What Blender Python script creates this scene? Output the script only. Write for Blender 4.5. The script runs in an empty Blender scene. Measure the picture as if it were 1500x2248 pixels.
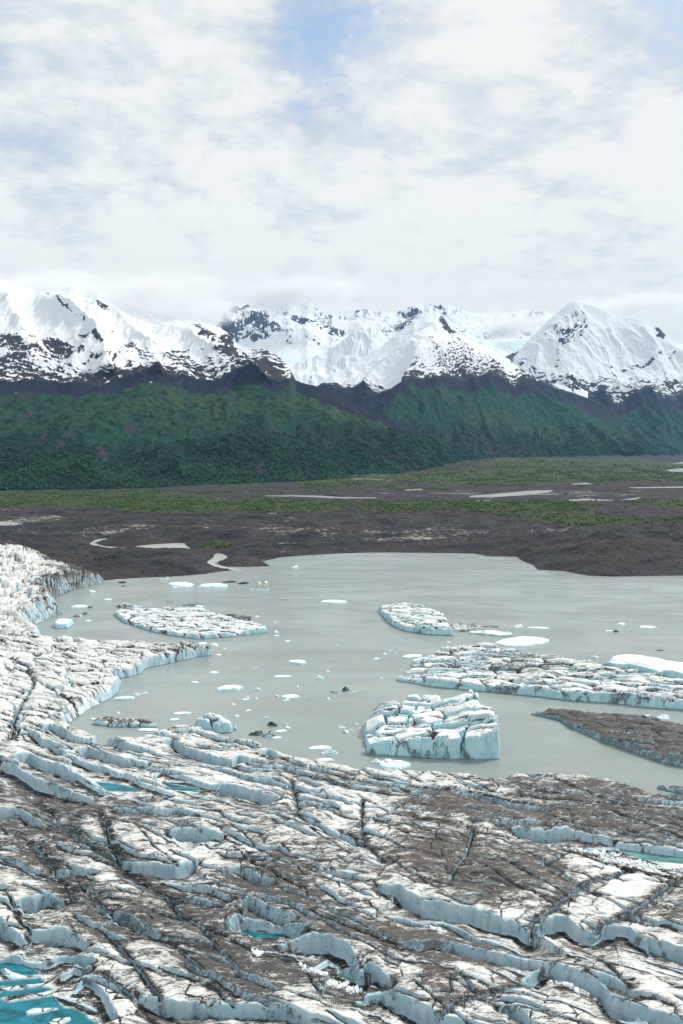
import bpy, math
import numpy as np
R = math.radians
Q = 1.05            # sampling step of the big ice and land sheets, in photo pixels

# ------------------------------------------------------------------ camera
CAM_Z, PITCH, F = 150.0, R(5.25), 1623.0
scene = bpy.context.scene
cam_d = bpy.data.cameras.new("camera")
cam = bpy.data.objects.new("camera", cam_d)
scene.collection.objects.link(cam)
scene.camera = cam
cam.location = (0, 0, CAM_Z)
cam.rotation_euler = (R(90) - PITCH, 0, 0)
cam_d.sensor_fit = 'VERTICAL'
cam_d.sensor_height = 36
cam_d.lens = F / 2248 * 36
cam_d.clip_start = 1
cam_d.clip_end = 100000

# ------------------------------------------------------------------ light
SUN_EL, SUN_AZ = R(46), R(58)          # azimuth clockwise from +Y
sd = bpy.data.lights.new("sun", 'SUN')
sd.energy = 3.3
sd.angle = R(11)
sd.color = (1, 0.965, 0.91)
sun = bpy.data.objects.new("sun", sd)
scene.collection.objects.link(sun)
sun.rotation_euler = (R(90) - SUN_EL, 0, math.pi - SUN_AZ)
sun.location = (0, 0, 400)

# ------------------------------------------------------------------ node helpers
class NT:
    def __init__(s, tree):
        s.t = tree
        tree.nodes.clear()
    def n(s, typ, props=None, **ins):
        nd = s.t.nodes.new(typ)
        for k, v in (props or {}).items():
            setattr(nd, k, v)
        for k, v in ins.items():
            key = int(k[1:]) if k[0] == 'i' and k[1:].isdigit() else k.replace('_', ' ')
            s.put(nd.inputs[key], v)
        return nd
    def put(s, sock, v):
        if isinstance(v, bpy.types.Node):
            v = v.outputs[0]
        if isinstance(v, bpy.types.NodeSocket):
            s.t.links.new(v, sock)
        else:
            if sock.type == 'RGBA' and len(v) == 3:
                v = (*v, 1)
            sock.default_value = v
    def math(s, op, a, b=0.0, c=None, clamp=False):
        nd = s.n('ShaderNodeMath', {'operation': op, 'use_clamp': clamp}, i0=a, i1=b)
        if c is not None:
            s.put(nd.inputs[2], c)
        return nd.outputs[0]
    def mix(s, f, a, b, mode='MIX'):
        nd = s.n('ShaderNodeMix', {'data_type': 'RGBA', 'blend_type': mode, 'clamp_factor': True})
        s.put(nd.inputs[0], f); s.put(nd.inputs[6], a); s.put(nd.inputs[7], b)
        return nd.outputs[2]
    def sstep(s, x, a, b):
        nd = s.n('ShaderNodeMapRange', {'interpolation_type': 'SMOOTHSTEP'}, i0=x, i1=a, i2=b)
        return nd.outputs[0]
    def noise(s, vec, scale, detail=5, rough=.55, dist=0.0, stretch=None, rot=None):
        if stretch or rot:
            vec = s.n('ShaderNodeMapping', i0=vec, Scale=stretch or (1, 1, 1), Rotation=rot or (0, 0, 0)).outputs[0]
        return s.n('ShaderNodeTexNoise', None, Vector=vec, Scale=scale, Detail=detail, Roughness=rough, Distortion=dist).outputs[0]
    def attr(s, name):
        return s.n('ShaderNodeAttribute', {'attribute_name': name}).outputs['Fac']

def new_mat(name):
    m = bpy.data.materials.new(name)
    m.use_nodes = True
    return m, NT(m.node_tree)

# ------------------------------------------------------------------ world: blue sky behind broken bright cloud
def px_dir(px, py):
    x, y, z = (px - 750) / F, 1.0, -(py - 1124) / F
    c, s_ = math.cos(PITCH), math.sin(PITCH)
    v = np.array([x, y * c + z * s_, -y * s_ + z * c])
    return v / np.linalg.norm(v)

world = bpy.data.worlds.new("World")
scene.world = world
world.use_nodes = True
w = NT(world.node_tree)
sky = w.n('ShaderNodeTexSky', {'sky_type': 'NISHITA', 'sun_disc': False, 'sun_elevation': SUN_EL, 'sun_rotation': SUN_AZ})
gen = w.n('ShaderNodeTexCoord').outputs['Generated']
sep = w.n('ShaderNodeSeparateXYZ', i0=gen)
den = w.math('MAXIMUM', w.math('ADD', sep.outputs[2], .26), .05)
cu = w.math('DIVIDE', sep.outputs[0], den)
cv = w.math('DIVIDE', sep.outputs[1], den)
pl = w.n('ShaderNodeCombineXYZ', i0=cu, i1=cv, i2=0.0)
warp = w.n('ShaderNodeTexNoise', None, Vector=pl, Scale=1.1, Detail=3.0)
plw = w.n('ShaderNodeVectorMath', {'operation': 'MULTIPLY_ADD'}, i0=warp.outputs['Color'], i1=(.32, .32, 0), i2=pl).outputs[0]
n1 = w.noise(plw, 2.3, 9, .60, 0.1, rot=(0, 0, .35), stretch=(1, 1.15, 1))
n2 = w.noise(plw, 6.0, 9, .64, 0.1, rot=(0, 0, -.3), stretch=(1, 1.25, 1))
n3 = w.noise(plw, 13.0, 8, .66, 0.1)
dens = w.math('ADD', w.math('MULTIPLY', n1, .38), w.math('MULTIPLY', n2, .24))
dens = w.math('ADD', dens, .218)
# openings in the deck: (px, py, radius, strength)
for px, py, rad, st in ((1440, 40, .09, .16), (1300, 20, .07, .06), (745, 45, .08, .115), (650, 90, .07, .06), (690, 215, .05, .06), (20, 60, .11, .08), (360, 215, .07, .06), (250, 310, .11, .05), (1060, 245, .08, .09), (1180, 285, .08, .08),
                        (900, 190, .07, .07), (60, 365, .06, .05), (600, 570, .08, .04), (700, 430, .15, .03), (1300, 650, .08, .05), (1250, 180, .14, -.10), (220, 130, .10, -.06), (1100, 110, .12, -.06), (480, 420, .2, -.05), (860, 330, .12, -.07), (510, 515, .05, -.09), (1490, 370, .05, -.10)):
    d = px_dir(px, py)
    dv = w.n('ShaderNodeVectorMath', {'operation': 'DISTANCE'}, i0=gen, i1=tuple(d)).outputs['Value']
    g = w.math('MULTIPLY', w.sstep(dv, rad * 1.7, 0.0), -st)
    dens = w.math('ADD', dens, g)
lowfill = w.math('MULTIPLY', w.sstep(sep.outputs[2], .42, .14), .10)
dens = w.math('ADD', dens, lowfill)
dens = w.math('ADD', dens, w.math('MULTIPLY', w.math('SUBTRACT', n3, .5), .10))
cover = w.sstep(dens, .36, .48)
# cloud brightness: thin parts grey blue, thick parts white
shade = w.math('ADD', w.math('MULTIPLY', n2, .7), w.math('MULTIPLY', n3, .3))
bright = w.sstep(w.math('ADD', w.math('MULTIPLY', dens, .62), w.math('MULTIPLY', shade, .38)), .43, .58)
K = 10.0
cl = w.mix(bright, tuple(c * K for c in (.63, .69, .755)), tuple(c * K for c in (.90, .92, .895)))
cl = w.mix(w.math('MULTIPLY', w.sstep(sep.outputs[2], .30, .12), .7), cl, tuple(c * K for c in (.86, .88, .85)))
skyb = w.mix(.45, w.mix(1.0, sky, (2.3, 2.2, 2.1), 'MULTIPLY'), tuple(c * K for c in (.33, .45, .56)))
col = w.mix(cover, skyb, cl)
bg = w.n('ShaderNodeBackground', None, Color=col, Strength=0.1)
w.t.links.new(bg.outputs[0], w.n('ShaderNodeOutputWorld').inputs[0])
world.cycles.sampling_method = 'MANUAL'
world.cycles.sample_map_resolution = 512

scene.view_settings.view_transform = 'Standard'
scene.view_settings.look = 'None'
scene.view_settings.exposure = 0.04
scene.view_settings.gamma = 1.0
scene.cycles.max_bounces = 6
scene.cycles.diffuse_bounces = 3
scene.cycles.glossy_bounces = 3
scene.cycles.volume_bounces = 2
scene.cycles.use_denoising = True
scene.cycles.volume_step_rate = 1.0
scene.cycles.volume_max_steps = 128

# ------------------------------------------------------------------ numpy helpers
def G(px, py, z=0.0):
    """the point at height z that the photo shows at pixel (px, py)"""
    px, py = np.asarray(px, float), np.asarray(py, float)
    x, zc = (px - 750) / F, -(py - 1124) / F
    c, s_ = math.cos(PITCH), math.sin(PITCH)
    dy, dz = c + zc * s_, -s_ + zc * c
    t = (z - CAM_Z) / np.minimum(dz, -1e-5)
    return x * t, dy * t

def pix(x, y, z):
    c, s_ = math.cos(PITCH), math.sin(PITCH)
    zz = z - CAM_Z
    d = y * c - zz * s_
    u = y * s_ + zz * c
    return 750 + F * x / d, 1124 - F * u / d

rng0 = np.random.RandomState(7)
PERM = np.tile(rng0.permutation(1024), 3).astype(np.int32)
GA = rng0.rand(1024) * 2 * np.pi
GX, GY = np.cos(GA).astype(np.float32), np.sin(GA).astype(np.float32)

def gn(x, y, seed=0):
    x = np.asarray(x, np.float32) + np.float32(seed * 13.37 + 500)
    y = np.asarray(y, np.float32) + np.float32(seed * 7.71 + 500)
    xi, yi = np.floor(x).astype(np.int32), np.floor(y).astype(np.int32)
    fx, fy = x - xi, y - yi
    u, v = fx * fx * (3 - 2 * fx), fy * fy * (3 - 2 * fy)
    def g(i, j):
        h = PERM[PERM[(xi + i) & 1023] + ((yi + j) & 1023)]
        return GX[h] * (fx - i) + GY[h] * (fy - j)
    a, b = g(0, 0), g(1, 0)
    c, d = g(0, 1), g(1, 1)
    return ((a + (b - a) * u) * (1 - v) + (c + (d - c) * u) * v) * 1.45   # about -1..1

def fbm(x, y, o=4, seed=0, gain=.5):
    s, a, t = 0, 1.0, 0
    for i in range(o):
        s = s + a * gn(x * 2 ** i, y * 2 ** i, seed + i)
        t += a; a *= gain
    return s / t

def ridged(x, y, o=5, seed=0, gain=.5):
    s, a, t, pv = 0, 1.0, 0, 1.0
    for i in range(o):
        r = 1 - np.abs(gn(x * 2.03 ** i, y * 2.03 ** i, seed + i * 3)) * 1.15
        r = np.clip(r, 0, 1) ** 2
        s = s + a * r * pv
        pv = np.clip(r * 1.4, 0, 1)
        t += a; a *= gain
    return s / t

def ss(a, b, x):
    t = np.clip((x - a) / (b - a), 0, 1)
    return t * t * (3 - 2 * t)

def hash1(k, seed=0):
    return PERM[(np.asarray(k, np.int64) * 7 + seed * 31) & 1023] / 1024.0

def voro(x, y, seed=0):
    """distance to the cell wall, and a random value per cell"""
    xi, yi = np.floor(x).astype(np.int32), np.floor(y).astype(np.int32)
    f1 = np.full(x.shape, 9., np.float32); f2 = f1.copy(); idc = np.zeros(x.shape, np.float32)
    for i in (-1, 0, 1):
        for j in (-1, 0, 1):
            h = PERM[PERM[(xi + i + seed * 57) & 1023] + ((yi + j) & 1023)]
            dx = xi + i + .5 + .42 * GX[h] - x
            dy = yi + j + .5 + .42 * GY[h] - y
            d = dx * dx + dy * dy
            m = d < f1
            f2 = np.where(m, f1, np.minimum(f2, d))
            f1 = np.where(m, d, f1)
            idc = np.where(m, h / 1024.0, idc)
    return np.sqrt(f2) - np.sqrt(f1), idc

def sdf(x, y, poly):
    """signed distance to a polygon, positive inside"""
    P = np.asarray(poly, float)
    d2 = np.full(x.shape, 1e18); ins = np.zeros(x.shape, bool)
    for k in range(len(P)):
        ax, ay = P[k]; bx, by = P[(k + 1) % len(P)]
        ex, ey = bx - ax, by - ay
        L = ex * ex + ey * ey + 1e-9
        t = np.clip(((x - ax) * ex + (y - ay) * ey) / L, 0, 1)
        d2 = np.minimum(d2, (x - ax - t * ex) ** 2 + (y - ay - t * ey) ** 2)
        c = ((ay > y) != (by > y))
        xc = ax + (y - ay) / (by - ay + 1e-12) * ex
        ins ^= c & (x < xc)
    d = np.sqrt(d2)
    return np.where(ins, d, -d)

def polyW(pts):
    """pixel outline (px, py, z) -> ground coordinates"""
    out = []
    for p in pts:
        x, y = G(p[0], p[1], p[2] if len(p) > 2 else 0)
        out.append((float(x), float(y)))
    return out

def smooth_poly(P, n=2):
    P = np.asarray(P, float)
    for _ in range(n):
        Q_ = np.roll(P, -1, 0)
        P = np.stack([.75 * P + .25 * Q_, .25 * P + .75 * Q_], 1).reshape(-1, 2)
    return P

def blob(px, py, cx, cy, rx, ry, rot=0, p=2.0):
    a = R(rot); dx, dy = px - cx, py - cy
    u = (dx * math.cos(a) + dy * math.sin(a)) / rx
    v = (-dx * math.sin(a) + dy * math.cos(a)) / ry
    return np.exp(-(u * u + v * v) ** (p / 2))

def link_mesh(name, V, Fc, mat, attrs=None, parent=None, smooth=True, nv=4):
    me = bpy.data.meshes.new(name)
    V = np.ascontiguousarray(V, np.float32)
    Fc = np.ascontiguousarray(Fc, np.int32)
    me.vertices.add(len(V)); me.vertices.foreach_set('co', V.ravel())
    me.loops.add(Fc.size); me.loops.foreach_set('vertex_index', Fc.ravel())
    me.polygons.add(len(Fc))
    me.polygons.foreach_set('loop_start', np.arange(0, Fc.size, nv, dtype=np.int32))
    me.polygons.foreach_set('loop_total', np.full(len(Fc), nv, np.int32))
    me.polygons.foreach_set('use_smooth', np.full(len(Fc), smooth, bool))
    for k, a in (attrs or {}).items():
        at = me.attributes.new(k, 'FLOAT', 'POINT')
        at.data.foreach_set('value', np.ascontiguousarray(a, np.float32).ravel())
    me.update(calc_edges=True)
    me.materials.append(mat)
    o = bpy.data.objects.new(name, me)
    scene.collection.objects.link(o)
    if parent:
        o.parent = parent
    return o

def grid_mesh(name, X, Y, Z, mat, attrs=None, keep=None, smooth=True):
    """a sheet from 2-D arrays, faces kept where all four corners are kept"""
    nr, nc = X.shape
    idx = np.arange(nr * nc, dtype=np.int32).reshape(nr, nc)
    f = np.stack([idx[:-1, :-1], idx[:-1, 1:], idx[1:, 1:], idx[1:, :-1]], -1).reshape(-1, 4)
    V = np.stack([X, Y, Z], -1).reshape(-1, 3)
    at = {k: v.ravel() for k, v in (attrs or {}).items()}
    if keep is not None:
        k = keep.ravel()
        f = f[k[f].all(1)]
        used = np.zeros(len(V), bool); used[f.ravel()] = True
        m = np.cumsum(used, dtype=np.int32) - 1
        V = V[used]; f = m[f]; at = {q: v[used] for q, v in at.items()}
    # rows run away from or towards the camera: make normals point up
    if len(f):
        a, b, c = V[f[0][0]], V[f[0][1]], V[f[0][2]]
        s = np.einsum('ij,ij->i', np.cross(V[f[:500, 1]] - V[f[:500, 0]], V[f[:500, 2]] - V[f[:500, 0]])[:, 2:], np.ones((min(500, len(f)), 1)))
        if np.median(s) < 0:
            f = f[:, ::-1]
    return link_mesh(name, V, f, mat, at, smooth=smooth)

def tag(o, label, cat, group=None, kind=None):
    o['label'] = label; o['category'] = cat
    if group: o['group'] = group
    if kind: o['kind'] = kind
    return o

# ------------------------------------------------------------------ materials
def ice_material(name, top=(.74, .755, .73), wall=(.34, .52, .60), dirtcol=(.024, .022, .021), base_band=(.75, .2), streak_rot=-.35):
    """glacier ice: clean or silt-covered tops, bare blue ice where it is steep"""
    m, t = new_mat(name)
    geo = t.n('ShaderNodeNewGeometry')
    pos = geo.outputs['Position']
    nz = t.n('ShaderNodeSeparateXYZ', i0=geo.outputs['True Normal']).outputs[2]
    snz = t.n('ShaderNodeSeparateXYZ', i0=geo.outputs['Normal']).outputs[2]
    dirt, wl, warm = t.attr('dirt'), t.attr('wall'), t.attr('warm')
    # silt mottling at several sizes, streaked along the flow
    s1 = t.noise(pos, .15, 9, .68, .9, stretch=(1, 3.0, 1), rot=(0, 0, streak_rot))
    s2 = t.noise(pos, .55, 8, .74, .7, stretch=(1, 4.0, 1), rot=(0, 0, streak_rot * .4))
    s3 = t.noise(pos, 3.2, 4, .7)
    s = t.math('ADD', t.math('ADD', t.math('MULTIPLY', s1, .36), t.math('MULTIPLY', s2, .40)), t.math('MULTIPLY', s3, .24))
    s = t.math('ADD', t.math('MULTIPLY', t.math('SUBTRACT', s, .5), 2.0), .5)
    v = t.math('ADD', s, t.math('MULTIPLY', t.math('SUBTRACT', dirt, .5), .46))
    mask = t.sstep(v, .49, .575)
    veil = t.math('MULTIPLY', t.sstep(v, .38, .50), .42)
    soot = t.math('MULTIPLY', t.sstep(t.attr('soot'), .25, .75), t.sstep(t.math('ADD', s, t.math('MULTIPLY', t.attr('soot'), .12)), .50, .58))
    steep = t.math('MAXIMUM', wl, t.sstep(snz, .72, .38))
    streaks = t.noise(pos, .55, 6, .7, 0, stretch=(1, 1, .16), rot=None)
    topc = t.mix(t.noise(pos, .5, 5, .6), top, tuple(c * .86 for c in top))
    topc = t.mix(veil, topc, (.34, .32, .29))
    dc = t.mix(t.sstep(t.noise(pos, .7, 8, .75, .5, stretch=(1, 3, 1), rot=(0, 0, -.3)), .36, .66), tuple(c * .38 for c in dirtcol), tuple(c * 1.9 for c in dirtcol))
    dc = t.mix(t.math('MULTIPLY', t.sstep(t.noise(pos, .32, 8, .72, .6, stretch=(1, 3.5, 1), rot=(0, 0, -.2)), .54, .66), .55), dc, (.27, .25, .23))
    dc = t.mix(t.math('MULTIPLY', warm, .8), dc, (.066, .042, .034))
    base = t.mix(t.math('MULTIPLY', mask, .93), topc, dc)
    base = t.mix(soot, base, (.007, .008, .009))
    wn = t.noise(pos, .16, 4, .6)
    wc = t.mix(t.sstep(wn, .36, .64), wall, tuple(min(1, c * g) for c, g in zip(wall, (1.38, 1.17, 1.12))))
    wc = t.mix(t.math('MULTIPLY', t.sstep(streaks, .50, .70), .55), wc, (.20, .23, .24))
    wdirt = t.math('MULTIPLY', t.sstep(t.math('ADD', s, t.math('MULTIPLY', t.math('SUBTRACT', dirt, .6), .5)), .5, .66), .75)
    wc = t.mix(wdirt, wc, dc)
    col = t.mix(steep, base, wc)
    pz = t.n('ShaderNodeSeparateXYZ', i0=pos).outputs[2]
    col = t.mix(t.math('MULTIPLY', t.sstep(pz, *base_band), .8), col, (.07, .16, .18))  # ice colour turns dark teal towards the waterline
    bs = t.n('ShaderNodeBsdfPrincipled', None, Base_Color=col, Roughness=.62)
    bs.inputs['Specular IOR Level'].default_value = .3
    hgt = t.math('ADD', t.math('ADD', t.math('MULTIPLY', s2, .55), t.math('MULTIPLY', s3, .2)), t.math('MULTIPLY', steep, t.math('MULTIPLY', t.noise(pos, .9, 5, .7, 0, stretch=(1, 1, .35)), 1.3)))
    bmp = t.n('ShaderNodeBump', None, Strength=.5, Distance=.55, Height=hgt)
    t.put(bs.inputs['Normal'], bmp.outputs[0])
    t.t.links.new(bs.outputs[0], t.n('ShaderNodeOutputMaterial').inputs[0])
    return m

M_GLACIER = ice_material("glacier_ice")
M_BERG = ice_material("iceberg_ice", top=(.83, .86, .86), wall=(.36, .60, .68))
M_FLOE = ice_material("floe_ice", base_band=(.10, -.05), top=(.88, .91, .92), wall=(.42, .72, .80))

def water_material(name, deep, rough=.13, wave=.24, patch=.006, vary=.07):
    m, t = new_mat(name)
    pos = t.n('ShaderNodeNewGeometry').outputs['Position']
    big = t.noise(pos, patch, 5, .6, .8, stretch=(1, 2.5, 1), rot=(0, 0, .4))
    colr = t.mix(t.sstep(big, .35, .65), tuple(c * (1 - vary) for c in deep), tuple(c * (1 + vary) for c in deep))
    w1 = t.noise(pos, .30, 4, .6, .3, stretch=(1, 2.2, 1), rot=(0, 0, .5))
    w2 = t.noise(pos, 1.3, 3, .6, .2, stretch=(1, 1.8, 1), rot=(0, 0, .3))
    wind = t.sstep(t.noise(pos, .011, 5, .62, 1.2, stretch=(1, 3.2, 1), rot=(0, 0, .25)), .38, .66)
    h = t.math('ADD', w1, t.math('MULTIPLY', w2, .35))
    h = t.math('MULTIPLY', h, t.math('ADD', t.math('MULTIPLY', wind, .8), .35))
    bs = t.n('ShaderNodeBsdfPrincipled', None, Base_Color=colr, Roughness=rough)
    bs.inputs['IOR'].default_value = 1.33
    bmp = t.n('ShaderNodeBump', None, Strength=1.0, Distance=wave, Height=h)
    t.put(bs.inputs['Normal'], bmp.outputs[0])
    t.t.links.new(bs.outputs[0], t.n('ShaderNodeOutputMaterial').inputs[0])
    return m

M_LAKE = water_material("silty_lake_water", (.272, .310, .296))
M_POOL = water_material("meltwater_pool", (.011, .135, .17), .06, .05, .11, .5)
M_GREENPOOL = water_material("green_meltwater", (.11, .25, .23), .08, .05, .11, .3)
M_POND = water_material("pond_water", (.42, .44, .42), .2, .05)

def ground_material():
    m, t = new_mat("moraine_ground")
    pos = t.n('ShaderNodeNewGeometry').outputs['Position']
    veg, silt, forest = t.attr('veg'), t.attr('silt'), t.attr('forest')
    n1 = t.noise(pos, .02, 8, .65, .5, stretch=(1, 1.6, 1))
    n2 = t.noise(pos, .12, 7, .68, .3, stretch=(1, 1.5, 1))
    n3 = t.noise(pos, .6, 4, .6)
    g = t.mix(t.sstep(n1, .36, .64), (.018, .020, .026), (.070, .069, .072))
    g = t.mix(t.sstep(n2, .42, .62), t.mix(.6, g, (.022, .021, .026)), g)
    warm = t.sstep(t.noise(pos, .008, 4, .6), .45, .6)
    g = t.mix(t.math('MULTIPLY', warm, .5), g, (.062, .052, .048))
    g = t.mix(t.math('MULTIPLY', t.sstep(t.math('ADD', n2, t.math('MULTIPLY', t.math('SUBTRACT', silt, .5), .6)), .52, .66), .8), g, (.36, .34, .31))
    gr = t.mix(t.sstep(n2, .38, .62), (.030, .050, .020), (.105, .120, .042))
    gr = t.mix(t.sstep(n3, .45, .6), gr, (.014, .036, .016))
    gr = t.mix(t.math('MULTIPLY', t.sstep(n1, .5, .62), .5), gr, (.075, .070, .045))
    vm = t.sstep(t.math('ADD', t.math('ADD', t.math('MULTIPLY', n1, .5), t.math('MULTIPLY', n2, .5)), t.math('MULTIPLY', t.math('SUBTRACT', veg, .5), .8)), .45, .58)
    col = t.mix(vm, g, gr)
    bs = t.n('ShaderNodeBsdfPrincipled', None, Base_Color=col, Roughness=.95)
    bs.inputs['Specular IOR Level'].default_value = .15
    bmp = t.n('ShaderNodeBump', None, Strength=.8, Distance=3.0, Height=n2)
    t.put(bs.inputs['Normal'], bmp.outputs[0])
    t.t.links.new(bs.outputs[0], t.n('ShaderNodeOutputMaterial').inputs[0])
    return m
M_GROUND = ground_material()

def mountain_material():
    """attributes: snow 0..1 (before break-up), veg 0..1 (bare tundra to green), wood 0..1, cliff 0..1"""
    m, t = new_mat("mountain_slope")
    geo = t.n('ShaderNodeNewGeometry')
    pos = geo.outputs['Position']
    snow, veg, wood, ice = t.attr('snow'), t.attr('veg'), t.attr('wood'), t.attr('ice')
    n1 = t.noise(pos, .0045, 8, .62, .4)
    n2 = t.noise(pos, .022, 9, .72, .4)
    n3 = t.noise(pos, .10, 6, .75)
    rock = t.mix(n2, (.022, .024, .032), (.080, .076, .084))
    tund = t.mix(n1, (.008, .013, .030), (.022, .025, .042))
    tund = t.mix(t.sstep(n2, .52, .7), tund, (.016, .034, .028))
    grass = t.mix(n1, (.007, .046, .034), (.024, .092, .046))
    lush = t.attr('lush')
    grass = t.mix(lush, grass, t.mix(n1, (.030, .070, .026), (.070, .115, .036)))
    grass = t.mix(t.sstep(n2, .46, .60), grass, (.005, .022, .020))
    bush = t.mix(t.sstep(n2, .38, .62), (.004, .020, .021), (.017, .052, .032))
    bush = t.mix(t.sstep(n3, .5, .7), bush, (.007, .016, .012))
    low = t.mix(t.sstep(t.math('ADD', wood, t.math('MULTIPLY', t.math('SUBTRACT', n1, .5), 1.2)), .35, .65), grass, bush)
    g = t.mix(t.sstep(t.math('ADD', veg, t.math('MULTIPLY', t.math('SUBTRACT', n1, .5), .9)), .38, .62), tund, low)
    st = t.attr('crag')
    g = t.mix(st, g, rock)
    sn = t.sstep(t.math('ADD', snow, t.math('MULTIPLY', t.math('SUBTRACT', n2, .5), .55)), .42, .56)
    sc = t.mix(n2, (.66, .70, .74), (.80, .815, .83))
    sc = t.mix(ice, sc, t.mix(t.sstep(n3, .4, .6), (.42, .60, .62), (.72, .80, .80)))
    col = t.mix(sn, g, sc)
    bs = t.n('ShaderNodeBsdfPrincipled', None, Base_Color=col, Roughness=.9)
    bs.inputs['Specular IOR Level'].default_value = .1
    hh = t.math('ADD', t.math('MULTIPLY', n2, .6), t.math('MULTIPLY', n3, .4))
    bmp = t.n('ShaderNodeBump', None, Strength=t.mix(sn, (.9, .9, .9), (.35, .35, .35)), Distance=26.0, Height=hh)
    t.put(bs.inputs['Normal'], bmp.outputs[0])
    t.t.links.new(bs.outputs[0], t.n('ShaderNodeOutputMaterial').inputs[0])
    return m
M_MOUNT = mountain_material()
#@@STRUCTURE
# ------------------------------------------------------------------ glacier
ICE_Z = 7.0
SHORE = polyW([(-700, 1330, 0), (-260, 1200, 20), (0, 1196, 17), (60, 1198, 16), (100, 1212, 13), (135, 1234, 10), (170, 1245, 9), (200, 1262, 6), (232, 1276, 1),
    (200, 1288), (165, 1296), (130, 1311), (118, 1321), (132, 1331), (142, 1348), (115, 1358), (82, 1371),
    (60, 1377), (72, 1386), (96, 1392, 2), (90, 1401, 5), (130, 1405, 5), (175, 1408, 5), (240, 1412, 5), (300, 1416, 5), (350, 1414, 5), (395, 1416, 5), (425, 1421, 4), (466, 1436, 1),
    (435, 1443), (415, 1448), (320, 1468), (310, 1479), (285, 1487), (243, 1492), (265, 1506), (260, 1523), (230, 1543), (200, 1558),
    (176, 1578), (146, 1593), (165, 1604, 2), (215, 1611, 7), (300, 1617, 6), (385, 1592, 6), (425, 1590, 6), (470, 1603, 6), (515, 1620, 6), (560, 1622, 6), (585, 1639, 6), (622, 1652, 6),
    (660, 1659, 6), (740, 1677, 5), (782, 1686, 5), (850, 1690, 4), (925, 1694, 4), (1030, 1700, 4), (1060, 1713, 3), (1100, 1711, 3), (1120, 1700, 4), (1175, 1697, 4),
    (1260, 1704, 3), (1350, 1718, 2), (1400, 1735, 2), (1430, 1747, 2), (1500, 1753, 2), (1800, 1790, 2), (2600, 1900, 2), (2600, 2700, 2), (-1500, 2700, 2), (-1500, 1700, 2)])

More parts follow.
